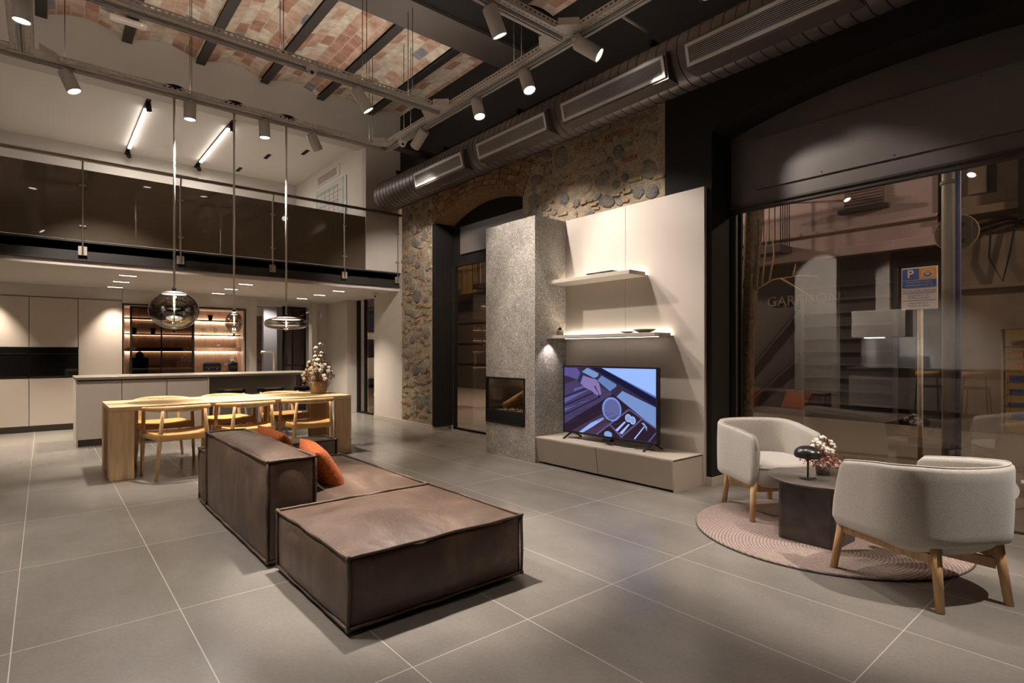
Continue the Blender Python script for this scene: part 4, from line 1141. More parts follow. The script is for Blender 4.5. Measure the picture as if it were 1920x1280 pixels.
# island
il = thing('kitchen_island', 'long greige kitchen island with thin worktop behind the dining table', 'kitchen island', (1.9, 9.6, 0))
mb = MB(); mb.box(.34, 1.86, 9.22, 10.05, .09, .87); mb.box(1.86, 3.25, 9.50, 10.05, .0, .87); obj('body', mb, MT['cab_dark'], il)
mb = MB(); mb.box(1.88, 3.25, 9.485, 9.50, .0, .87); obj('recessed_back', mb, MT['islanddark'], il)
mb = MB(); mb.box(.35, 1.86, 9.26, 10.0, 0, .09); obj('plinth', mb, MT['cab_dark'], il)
mb = MB()
for a in (.60, .69, .78): mb.box(a, a+.07, 9.25, 9.26, .02, .07)
obj('plinth_grille', mb, MT['black'], il)
for a, b in ((.345,.812),(.820,1.338),(1.346,1.855)): boxobj('front_panel', (a, b, 9.195, 9.22, .095, .862), MT['cabisland'], il, bevel=.003)
boxobj('end_panel', (.325, .345, 9.195, 10.06, 0, .872), MT['cabisland'], il)
boxobj('side_divider', (1.855, 1.88, 9.18, 9.50, 0, .872), MT['cabisland'], il)
mb = MB(); mb.box(.315, 3.49, 9.15, 10.10, .88, .915); obj('worktop', mb, MT['worktop'], il, bevel=.004)
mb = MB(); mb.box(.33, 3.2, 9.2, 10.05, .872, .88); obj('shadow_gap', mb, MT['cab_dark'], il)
tp = thing('kitchen_tap', 'tall square bronze coloured kitchen tap on the island worktop', 'tap', (2.92, 9.85, .915))
mb = MB(); mb.tube([(3.0,9.85,.915),(3.0,9.85,1.20),(2.985,9.85,1.232),(2.95,9.85,1.245),(2.80,9.85,1.245),(2.80,9.85,1.22)], .016, n=10); mb.cyl((3.0,9.85,.915),(3.0,9.85,.93), .028)
obj('spout', mb, M('bronze_tap', (.55,.42,.34), .25, metal=.9), tp)
hob = boxobj('hob_controls', (.78, .95, 9.30, 9.36, .915, .918), MT['blackglass']); tag(hob, 'dark touch control strip set into the left of the worktop', 'hob')
# bar stools on the dining side of the island
def stool(x, y, lab):
    t = thing('bar_stool', lab, 'bar stool', (x, y, 0), 0, 'bar stools at the island')
    mb = MB(); mb.box(x-.19, x+.19, y-.18, y+.18, .58, .62); obj('seat', mb, MT['black'], t, bevel=.02, seg=3)
    mb = MB(); mb.tube([(x+.19*math.sin(a), y-.17+.10*(1-math.cos(a)), .685) for a in [(-1.35+.225*i) for i in range(13)]], .022, n=8, flat=(.5,1.6)); obj('backrest', mb, MT['black'], t)
    mb = MB(); mb.bar((x-.12,y-.205,.705),(x+.12,y-.205,.705), .01, .012); obj('back_trim', mb, MT['chrome'], t)
    for sx in (-1, 1):
        for sy in (-1, 1):
            mb = MB(); mb.cyl((x+sx*.15,y+sy*.14,.655 if sy < 0 else .60),(x+sx*.21,y+sy*.20,0), .017, .013, n=10); obj('leg', mb, M('rosy_oak', (.50,.33,.25), .5) if 'rosy_oak' not in bpy.data.materials else bpy.data.materials['rosy_oak'], t)
    mb = MB()
    for sx in (-1, 1): mb.cyl((x+sx*.19,y-.18,.22),(x+sx*.19,y+.18,.22), .009, n=8)
    mb.cyl((x-.19,y-.18,.22),(x+.19,y-.18,.22), .009, n=8); obj('footrest', mb, MT['black'], t)
for x, lab in ((2.08, 'dark bar stool at the island, nearest the cabinets'), (2.62, 'middle dark bar stool at the island'), (3.16, 'dark bar stool at the island behind the potted cotton plant')): stool(x, 8.85, lab)

pl_ = thing('passage_fill_light', 'unseen fill light added in the passage ceiling', 'ceiling light', (3.75, 12.55, 2.31))  # unseen lamp added to brighten the passage walls
mb = MB(); mb.cyl((3.75,12.55,2.300),(3.75,12.55,2.309), .05); obj('lens', mb, MT['lens'], pl_)
lamp('SPOT', (3.75,12.55,2.29), (3.6,12.7,0), 70, (1,.92,.84), pl_, 'spot_light', spot_size=R(150), spot_blend=.7, shadow_soft_size=.04)
# passage beyond: dark artwork, glazed black door
aw = boxobj('wall_artwork', (3.15, 3.43, 12.02, 12.05, .6, 1.98), M('mottled_dark_print', (.09,.065,.055), .5, var=.7, vs=5), bevel=.004); tag(aw, 'tall mottled dark panel hanging in the passage behind the tap', 'panel')
mb = MB(); mb.box(3.12, 3.15, 12.0, 12.6, 0, 2.2); mb.box(3.43, 3.60, 12.5, 12.56, 0, 2.2); struct('wall_passage_pier', mb, MT['plaster'])
mb = MB(); mb.box(3.60, 4.0, 12.9, 12.95, 0, 2.31); struct('wall_passage_screen', mb, M('cool_grey_wall', (.30,.28,.30), .8))
dr = thing('glazed_door', 'black steel framed glass door ajar in the passage', 'door', (4.07, 12.0, 0))
mb = MB()
for x0, x1, z0, z1 in ((3.82,3.86,0,2.2),(4.27,4.31,0,2.2),(3.82,4.31,2.16,2.2),(3.82,4.31,0,.05),(3.82,4.31,.95,.98),(4.02,4.04,0,2.2)): mb.box(x0, x1, 11.96, 11.99, z0, z1)
obj('frame', mb, MT['black'], dr)
mb = MB(); mb.box(3.86, 4.27, 11.972, 11.978, .05, 2.16); obj('glass', mb, MT['smokedoor'], dr)
mb = MB(); mb.tube([(3.90,11.95,1.0),(3.90,11.92,1.0),(3.90,11.92,1.16),(3.90,11.95,1.16)], .008, n=8); obj('door_handle', mb, MT['black'], dr)
sn = boxobj('motion_sensor', (4.60, 4.66, 11.96, 12.0, 1.98, 2.10), MT['whiteplastic'], bevel=.01); tag(sn, 'small white motion sensor on the far kitchen wall', 'sensor')
sn = boxobj('intercom', (3.44, 3.50, 12.46, 12.5, 1.82, 1.95), MT['whiteplastic'], bevel=.01); tag(sn, 'small white box on the passage wall beside the dark panel', 'sensor')

# ================================================================= DINING TABLE AND CHAIRS
tb = thing('dining_table', 'long light oak dining table with slab legs', 'table', (1.71, 7.0, 0))
TX0, TX1, TY0, TY1, TH = .485, 2.935, 6.58, 7.47, .713
mb = MB(); mb.box(TX0, TX1, TY0, TY1, TH-.045, TH); obj('tabletop', mb, MT['wood'], tb, bevel=.004)
for (x, sx) in ((TX0, 1), (TX1, -1)):
    for (y, sy) in ((TY0, 1), (TY1, -1)):
        x1 = x+sx*.20; x2 = x+sx*.05
        mb = MB()
        y1 = y+sy*.055
        mb.prism([(x,y),(x1,y),(x1,y1),(x2,y+sy*.20),(x,y+sy*.20)], TH-.046)
        obj('leg', mb, MT['woodz'], tb, bevel=.004)

def dining_chair():
    t = thing('dining_chair', '', 'chair', (0,0,0), 0, 'oak dining chairs')
    # local frame: front (towards table) +y, back -y
    legs = [((-.285,.19),(-.27,.17),.665),((.285,.19),(.27,.17),.665),((-.235,-.20),(-.185,-.235),.675),((.235,-.20),(.185,-.235),.675)]
    for (bx, by), (tx, ty), z in legs:
        mb = MB(); mb.tube([(bx,by,0),(bx+(tx-bx)*.62,by+(ty-by)*.62,.42),(tx,ty,z)], [.014,.021,.014], n=12); obj('leg', mb, MT['chairwood'], t, local=True)
    # bow arm rail
    P = []
    for i in range(25):
        a = math.pi*(1.06*i/24 - .03)
        P.append((-.30*math.cos(a), .17-.43*math.sin(a)**.85 if math.sin(a) > 0 else .17-.43*math.sin(a), .680+.012*math.sin(a)))
    rr = [.014+.012*math.sin(math.pi*i/24) for i in range(25)]
    mb = MB(); mb.tube(P, rr, n=12, flat=(.9,1.15)); obj('arm_rail', mb, MT['chairwood'], t, local=True)
    mb = MB()
    for a, b in (((-.276,.18,.40),(.276,.18,.40)), ((-.21,-.215,.41),(.21,-.215,.41)), ((-.278,.18,.405),(-.21,-.215,.41)), ((.278,.18,.405),(.21,-.215,.41))): mb.bar(a, b, .022, .040)
    obj('seat_frame', mb, MT['chairwood'], t, bevel=.006, local=True)
    mb = MB()
    def top(u, v):
        y = .235-.485*v; w = .285-.060*v; x = (2*u-1)*w
        dip = .028*(1-(2*u-1)**2)*math.sin(math.pi*min(1, .15+v*.8))
        return (x, y, .452-dip + .012*(1-v)*0)
    def bot(u, v):
        x, y, z = top(u, v); return (x*.985, y*.99, .378)
    A = mb.grid(top, 14, 12); B = mb.grid(bot, 14, 12)
    bm = mb.bm
    def stitch(a, b):
        for i in range(len(a)-1):
            f = bm.faces.new((a[i], a[i+1], b[i+1], b[i])); f.smooth = True
    stitch([r[0] for r in A], [r[0] for r in B]); stitch([r[-1] for r in A], [r[-1] for r in B]); stitch(A[0], B[0]); stitch(A[-1], B[-1])
    obj('seat', mb, MT['tan'], t, bevel=.02, seg=4, local=True, weld=True)
    return t
ch0 = dining_chair()
DC = [(1.055,6.53,0.06,'oak chair with tan seat, nearest the left end of the near table side'), (1.71,6.53,.0,'middle oak chair with tan seat on the near table side'), (2.38,6.53,-.10,'oak chair with tan seat, right end of the near table side'),
      (1.06,7.56,R(180),'oak chair on the kitchen side of the table, left end'), (1.74,7.56,R(180),'middle oak chair on the kitchen side of the table'), (2.42,7.56,R(180),'oak chair on the kitchen side of the table, beside the flower pot')]
for i, (x, y, rz, lab) in enumerate(DC):
    if i == 0: ch0.location = (x, y, 0); ch0.rotation_euler = (0,0,rz); ch0['label'] = lab
    else: dup(ch0, (x, y, 0), rz, lab)

# ---- dried cotton arrangements
def boll_mesh():
    mb = MB()
    for k in range(5):
        a = k*2*math.pi/5; mb.ball((.013*math.cos(a), .013*math.sin(a), .006), .0135, sub=2)
    mb.ball((0,0,.016), .012, sub=2)
    for v in mb.bm.verts: v.co += v.normal*0
    n0 = len(mb.bm.faces)
    for k in range(5):
        a = (k+.5)*2*math.pi/5
        p = [Vector((.004*math.cos(a), .004*math.sin(a), -.016)), Vector((.030*math.cos(a-.32), .030*math.sin(a-.32), .004)), Vector((.036*math.cos(a), .036*math.sin(a), .018)), Vector((.030*math.cos(a+.32), .030*math.sin(a+.32), .004))]
        f = mb.face(p, 1); f2 = mb.face([q+Vector((0,0,-.002)) for q in p[::-1]], 1)
    me = bpy.data.meshes.new('cotton_boll'); mb.bm.to_mesh(me); mb.bm.free()
    me.materials.append(MT['cotton']); me.materials.append(MT['husk']); return me
BOLL = boll_mesh()
def arrangement(t, base, bolls, sc, leaves, spread, h):
    """bolls: list of local offsets; stems curve from the pot to each boll"""
    base = Vector(base); rnd = random.Random(3)
    mb = MB()
    for b in bolls:
        b = Vector(b); m = b*.45; m.z = b.z*.62+.01
        mb.tube([base, base+m, base+b*.97], [.0028*sc,.0022*sc,.0016*sc], n=5)
    obj('stems', mb, MT['husk'], t)
    for b in bolls:
        o = bpy.data.objects.new('cotton_boll', BOLL); C.objects.link(o); o.parent = t
        o.location = base + Vector(b) - wloc(t)
        d = Vector(b); d.z = max(d.z*.5, .03) - .02; o.rotation_mode = 'QUATERNION'
        o.rotation_quaternion = d.to_track_quat('Z', 'Y')
        s = sc*rnd.uniform(.85,1.15); o.scale = (s, s, s)
    mb = MB()
    for k in range(leaves):
        a = rnd.uniform(0, 2*math.pi); e = rnd.uniform(.35, 1.0); rr_ = spread*e*rnd.uniform(.7,1.12); z = h*rnd.uniform(-.25,.55)*(1-.3*e)
        c = base + Vector((rr_*math.cos(a), rr_*math.sin(a), z)); dv = Vector((rnd.uniform(-1,1), rnd.uniform(-1,1), rnd.uniform(-1.2,.5))).normalized()
        L, W = .022*sc*rnd.uniform(.7,1.5), .007*sc
        sd = dv.cross(Vector((rnd.uniform(-1,1),rnd.uniform(-1,1),1))).normalized()
        up = dv.cross(sd)*.003*sc
        mb.face([c, c+dv*L*.5+sd*W+up, c+dv*L, c+dv*L*.5-sd*W+up]); mb.face([c-up*.4, c+dv*L*.5-sd*W+up*.4, c+dv*L-up*.4, c+dv*L*.5+sd*W+up*.4])
        if rnd.random() < .35: mb.tube([base+Vector((0,0,.0)), base+(c-base)*.55+Vector((0,0,.02*sc)), c], .0012*sc, n=4)
    lv = obj('dried_leaves', mb, MT['leafpink'], t, norm=False); lv['kind'] = 'stuff'
pt = thing('potted_cotton_plant', 'cream pot of dried white cotton branches on the oak table', 'plant', (2.72, 7.10, TH))
mb = MB(); px_, py_ = 2.72, 7.10
mb.lathe([(0,TH+.002),(.088,TH+.002),(.092,TH+.02),(.110,TH+.155),(.098,TH+.158),(.088,TH+.14),(0,TH+.14)], (px_,py_,0), n=40); obj('pot', mb, MT['potcream'], pt)
mb = MB(); mb.lathe([(.098,TH+.001),(.100,TH+.02),(.120,TH+.165),(.117,TH+.165),(.098,TH+.024),(.094,TH+.006),(0,TH+.004)], (px_,py_,0), n=40); obj('glass_outer_pot', mb, MT['glasspot'], pt)
rnd = random.Random(11); B = [(.02,.0,.50),(-.035,.0,.45),(-.02,.02,.40),(.03,-.01,.385),(.055,.01,.37),(-.045,-.01,.345),(-.015,.02,.335),(.02,-.02,.345)]
for ring_, n, z in ((.05,5,.29),(.10,8,.25),(.13,9,.20),(.15,9,.155),(.175,9,.115),(.16,7,.075)):
    for k in range(n):
        a = 2*math.pi*(k+.5*rnd.random())/n+ring_*30; q = ring_*rnd.uniform(.8,1.1)
        B.append((q*math.cos(a), q*math.sin(a), z+rnd.uniform(-.02,.02)-.0))
arrangement(pt, (px_,py_,TH+.13), B, 1.18, 190, .19, .22)
# ================================================================= SOFA
def puffy(x0, x1, y0, y1, z0, z1, bulge=(.02,.02,.03), n=14, seed=0, top_bulge=None):
    """box whose faces swell between sharp seams"""
    mb = MB(); cx, cy, cz = (x0+x1)/2, (y0+y1)/2, (z0+z1)/2; hx, hy, hz = (x1-x0)/2, (y1-y0)/2, (z1-z0)/2
    ex = lambda q: (1-abs(q)**3.2)
    def P(axis, sgn, u, v):
        a, b = 2*u-1, 2*v-1
        bl = bulge[axis] * (1 if not (axis == 2 and sgn > 0 and top_bulge) else top_bulge/bulge[2])
        if axis == 2 and sgn < 0: bl = 0
        d = bl*ex(a)*ex(b)
        if axis == 0: p = Vector((cx+sgn*(hx+d), cy+hy*a, cz+hz*b))
        elif axis == 1: p = Vector((cx+hx*a, cy+sgn*(hy+d), cz+hz*b))
        else: p = Vector((cx+hx*a, cy+hy*b, cz+sgn*hz+sgn*d))
        # creases
        w = mnoise.noise(Vector((p.x*4+seed, p.y*4, p.z*2.5)))*.010*ex(a)*ex(b)
        w += mnoise.noise(Vector((p.x*11+seed, p.y*11, p.z*3)))*.004*ex(a)*ex(b)
        p[axis] += sgn*w
        e4 = ex(a)**.5*ex(b)**.5
        if axis != 2:   # vertical folds of loose leather
            h_ = p.y if axis == 0 else p.x
            f_ = mnoise.noise(Vector((h_*9+seed, p.z*1.3+1.2*mnoise.noise(Vector((h_*2,p.z*2,seed))), seed*2)))
            w += (abs(f_)**.7*(1 if f_ > 0 else -1))*.011*e4
        else:
            f_ = mnoise.noise(Vector((p.x*5+seed+p.y*3, p.y*1.6-p.x*1.2, seed)))
            w += f_*.010*e4
        return p
    for axis in range(3):
        for sgn in (-1, 1):
            L = [hx, hy, hz]; L.pop(axis)
            nu, nv = max(8, int(L[0]*2/.022)), max(8, int(L[1]*2/.022))
            mb.grid(lambda u, v: P(axis, sgn, u, v), nu, nv)
    return mb
def piping(x0, x1, y0, y1, z0, z1, r=.0085, seed=0):
    mb = MB(); o = .006
    X, Y, Z = (x0-o, x1+o), (y0-o, y1+o), (z0, z1+o)
    def seg(a, b):
        a, b = Vector(a), Vector(b); k = max(4, int((b-a).length/.06)); pts = []
        for i in range(k+1):
            p = a.lerp(b, i/k); s = math.sin(math.pi*i/k)
            p += Vector((mnoise.noise(p*7+Vector((seed,0,0))), mnoise.noise(p*7+Vector((0,seed,0))), mnoise.noise(p*7+Vector((0,0,seed)))))*.008*s
            pts.append(p)
        d = (b-a).normalized(); pts[0] -= d*.010; pts[-1] += d*.010
        mb.tube(pts, r, n=8, flat=(1.0,1.0))
    for y in Y:
        for z in Z: seg((X[0],y,z), (X[1],y,z))
    for x in X:
        for z in Z: seg((x,Y[0],z), (x,Y[1],z))
        for y in Y: seg((x,y,Z[0]), (x,y,Z[1]))
    return mb
def module(parent, name, d, seed, bulge=(.022,.022,.02), tb=.03):
    mb = puffy(*d, bulge=bulge, seed=seed, top_bulge=tb); p = obj(name, mb, MT['leather'], parent, weld=True, smooth=True)
    obj('piping', piping(*d, seed=seed), MT['leather'], p)
    return p
sf = thing('leather_sofa', 'dark brown leather sofa seen from behind, with low arm and loose rust cushions', 'sofa', (1.5, 4.1, 0))
module(sf, 'backrest', (.995, 1.265, 3.37, 4.93, .03, .605), 3, (.036,.022,.02), .048)
module(sf, 'seat', (1.28, 2.03, 3.33, 4.77, .03, .33), 8, (.02,.02,.02), .06)
module(sf, 'arm', (1.0, 2.06, 4.95, 5.22, .03, .44), 15, (.02,.02,.02), .02)
mb = MB(); 
for x in (1.06, 1.95):
    for y in (3.45, 4.65, 5.1): mb.cyl((x,y,0),(x,y,.04), .03, n=12)
obj('feet', mb, MT['black'], sf)
ot = thing('leather_ottoman', 'large square brown leather ottoman in front of the sofa end', 'ottoman', (1.52, 2.79, 0))
module(ot, 'cushion_body', (1.025, 2.02, 2.325, 3.275, .03, .34), 21, (.034,.034,.02), .05)
mb = MB(); 
for x in (1.12, 1.93):
    for y in (2.42, 3.18): mb.cyl((x,y,0),(x,y,.04), .03, n=12)
obj('feet', mb, MT['black'], ot)

def pillow(c, w, th, yaw, lean, roll, label, seed):
    t = thing('cushion', label, 'cushion', (0,0,0), 0, 'rust cushions on the sofa')
    mb = MB(); n = 26
    def side(sg):
        def f(u, v):
            a, b = 2*u-1, 2*v-1
            e = (1-a**4)*(1-b**4); pin = .93+.07*max(abs(a), abs(b))**0
            r = 1-.06*(1-abs(a)**2)*(abs(b)**6) ; r2 = 1-.06*(1-abs(b)**2)*(abs(a)**6)
            q = .0045*(abs(math.sin((a+b)*9))**.6+abs(math.sin((a-b)*9))**.6)*e
            return Vector((sg*(th/2*e**.6 + q), a*w/2*r2, b*w/2*r))
        return f
    mb.grid(side(-1), n, n); mb.grid(side(1), n, n)
    o = obj('cover', mb, MT['orange'], t, weld=True, smooth=True, local=True)
    t.location = c; t.rotation_euler = (roll, lean, yaw)
    return t
pillow((1.44,3.70,.478), .37, .13, R(-8), R(-32), R(9), 'rust velvet cushion with diamond quilting, nearest the ottoman', 1)
pillow((1.41,4.46,.482), .40, .11, R(8), R(-28), R(7), 'rust velvet cushion mostly hidden behind the sofa back', 2)
# ================================================================= FIREPLACE, TV WALL
fp = thing('fireplace_column', 'speckled grey stone fireplace column with glass fronted wood stove', 'fireplace', (4.47, 5.05, 0))
CX0, CX1, CY0, CY1, CZ = 4.22, 4.755, 4.597, 5.50, 2.785
mb = MB()
mb.box(CX0, CX1, CY0, CY1, 0, .385); mb.box(CX0, CX1, CY0, CY1, .945, CZ); mb.box(CX0, CX1, CY0, 4.765, .385, .945); mb.box(4.62, CX1, 4.765, CY1, .385, .945)
obj('stone_cladding', mb, MT['speckle'], fp)
mb = MB(); y0, y1, z0, z1 = 4.765, 5.495, .385, .945
mb.box(CX0-.012, CX0+.03, y0, y1, z0, z0+.028); mb.box(CX0-.012, CX0+.03, y0, y1, z1-.022, z1); mb.box(CX0-.012, CX0+.03, y0, y0+.022, z0, z1); mb.box(CX0-.012, CX0+.03, y1-.012, y1, z0, z1)
mb.box(CX0-.006, CX0+.03, y0+.02, y1, z0+.03, z0+.16)
mb.box(CX0-.016, CX0-.008, y0+.28, y0+.44, z0+.006, z0+.016)
obj('stove_frame', mb, MT['black'], fp, bevel=.003)
mb = MB(); mb.box(4.59, 4.615, y0, y1, z0, z1); mb.box(CX0+.03, 4.6, y0+.0, y0+.02, z0, z1); mb.box(CX0+.03, 4.6, y1-.02, y1, z0, z1); mb.box(CX0+.03, 4.6, y0, y1, z0, z0+.13); mb.box(CX0+.03, 4.6, y0, y1, z1-.02, z1)
obj('firebox', mb, MT['firebrick'], fp)
mb = MB(); mb.box(CX0+.006, CX0+.010, y0+.02, y1-.01, z0+.16, z1-.02); obj('stove_glass', mb, GLASS('stove_glass', (.82,.80,.76), 1.0, 1.45), fp)
mb = MB(); mb.box(CX0+.10, CX0+.36, y0+.06, y1-.06, z0+.13, z0+.15)
for k in range(60): mb.ball((CX0+.06+random.random()*.12, y0+.06+random.random()*.4, z0+.155+random.random()*.015), random.uniform(.008,.018), sub=1)
e_ = obj('ash_bed', mb, M('pale_ash', (.55,.42,.32), .95, bs=.6), fp); e_['kind'] = 'stuff'
for a, b, r in (((CX0+.12,y0+.50,z0+.20),(CX0+.20,y0+.10,z0+.42),.050), ((CX0+.22,y0+.46,z0+.20),(CX0+.26,y0+.06,z0+.20),.048), ((CX0+.16,y0+.10,z0+.24),(CX0+.28,y0+.3,z0+.44),.042)):
    mb = MB(); mb.cyl(a, b, r, r*.9, n=14, caps=False); lg = obj('log', mb, MT['log'], fp)
    mb = MB(); d = (Vector(b)-Vector(a)).normalized()
    mb.cyl(Vector(a)-d*.002, Vector(a)+d*.004, r*.94, n=14); mb.cyl(Vector(b)-d*.004, Vector(b)+d*.002, r*.85, n=14); obj('cut_end', mb, MT['logend'], lg)
lamp('POINT', (CX0+.10, 5.15, .86), None, 1.6, (1,.75,.5), fp, 'stove_glow_light', shadow_soft_size=.03)

wp = thing('wall_panel', 'large warm grey panel behind the television and shelves', 'wall panel', (4.735, 3.7, 0))
mb = MB(); mb.box(4.713, 4.755, 2.80, 3.717, .0, 2.795); mb.box(4.713, 4.755, 3.720, 4.597, .0, 2.795); obj('panel', mb, MT['wallpanel'], wp, bevel=.0015)
def shelf(y0, z0, z1, label, down):
    t = thing('floating_shelf', label, 'shelf', (4.56, (y0+4.595)/2, z0), 0, 'floating shelves above the television')
    mb = MB(); mb.box(4.408, 4.668, y0, 4.595, z0, z1); mb.box(4.668, 4.712, y0, 4.595, z0, z0+.012 if not down else z0+.012); obj('board', mb, MT['lacquer'], t, bevel=.002)
    mb = MB(); mb.box(4.680, 4.705, y0+.03, 4.58, z0+.012, z0+.020); obj('led_strip', mb, EM('led_up_'+label[:3], (1,.88,.74), 26 if not down else 40), t)
    if down:
        mb = MB(); mb.box(4.60, 4.612, y0+.10, 4.50, z0-.002, z0); obj('led_strip', mb, EM('led_down', (1,.88,.80), 9), t)
    return t
shelf(3.43, 2.022, 2.062, 'short upper taupe shelf with warm light washing up the panel', False)
shelf(3.13, 1.400, 1.436, 'longer lower taupe shelf lit above and below, over the television', True)
lamp('SPOT', (4.44, 4.52, 1.392), (4.40, 4.59, .9), 8, (1,.88,.86), bpy.data.objects['floating_shelf.001'], 'shelf_spot_light', spot_size=R(90), spot_blend=.7, shadow_soft_size=.01)
# objects on shelves
mg = thing('magazine', 'dark grey magazine lying on the upper shelf', 'magazine', (4.52, 3.86, 2.062))
mb = MB(); mb.box(4.44, 4.62, 3.68, 4.02, 2.063, 2.078); obj('pages', mb, MT['paper'], mg)
mb = MB(); mb.box(4.435, 4.625, 3.67, 3.84, 2.078, 2.086); mb.box(4.435, 4.625, 3.85, 4.03, 2.078, 2.084); obj('cover', mb, MT['steel_dark'], mg)
gb = thing('glass_ornament', 'small clear glass ornament at the column end of the upper shelf', 'ornament', (4.52, 4.48, 2.062))
mb = MB(); mb.lathe([(0,0),(.03,0),(.008,.012),(.006,.05),(.03,.075),(.04,.11),(.035,.13),(.032,.13),(.036,.11),(.026,.08),(0,.06)], (4.50,4.46,2.064), n=24); obj('bowl', mb, MT['glasspot'], gb)
df = thing('reed_diffuser', 'small glass reed diffuser at the column end of the lower shelf', 'diffuser', (4.48, 4.46, 1.436))
mb = MB(); mb.box(4.45, 4.51, 4.43, 4.49, 1.438, 1.50); obj('bottle', mb, GLASS('diffuser_glass', (.65,.60,.56), 1.2, 1.5), df, bevel=.006)
mb = MB(); mb.box(4.456, 4.504, 4.436, 4.484, 1.444, 1.475); obj('liquid', mb, M('diffuser_liquid', (.30,.25,.21), .3), df)
mb = MB(); mb.cyl((4.48,4.46,1.50),(4.48,4.46,1.525), .02); obj('cap', mb, MT['black'], df)
for k, (dx, dy) in enumerate(((-.02,.035),(.01,.05),(.0,.02),(.03,.03))):
    mb = MB(); mb.cyl((4.48,4.46,1.51),(4.48+dx,4.46+dy,1.66-.01*k), .0022, n=6); obj('reed', mb, MT['logend'], df)
for y, r, z, lab in ((3.34,.115,.034,'wide shallow beige bowl on the right end of the lower shelf'), (3.55,.075,.018,'small shallow dish left of the wide bowl on the lower shelf')):
    bw = MB(); bw.lathe([(0,.004),(r*.42,.0),(r*.8,z*.55),(r,z),(r*.97,z),(r*.75,z*.62),(r*.4,.008),(0,.009)], (4.53,y,1.438), n=36)
    tag(obj('shallow_bowl', bw, M('beige_ceramic', (.50,.44,.37), .5) if 'beige_ceramic' not in bpy.data.materials else bpy.data.materials['beige_ceramic']), lab, 'bowl')

# TV bench
bn = thing('tv_bench', 'low taupe television bench with two slanted fronts', 'bench', (4.47, 3.71, 0))
BY0, BY1 = 2.815, 4.594
mb = MB(); mb.box(4.23, 4.711, BY0, BY1, .278, .298); obj('bench_top', mb, MT['lacquer'], bn, bevel=.002)
for y in (BY0, BY1-.018):
    mb = MB(); mb.prism([(4.222,.290),(4.711,.290),(4.711,.0),(4.262,.0)][::-1], .018, (0, y+.018, 0), (1,0,0), (0,0,1)); obj('end_panel', mb, MT['lacquer'], bn, bevel=.0015)
mb = MB(); mb.box(4.30, 4.70, BY0+.02, BY1-.02, .03, .277); mb.box(4.33, 4.70, BY0+.02, BY1-.02, 0, .03); obj('carcass', mb, MT['cab_dark'], bn)
for a, b in ((BY0+.020, 3.703), (3.709, BY1-.02)):
    mb = MB(); mb.prism([(4.224,.288),(4.244,.288),(4.281,.022),(4.261,.022)], b-a, (0, b, 0), (1,0,0), (0,0,1)); obj('drawer_front', mb, MT['lacquer2'], bn, bevel=.0015)

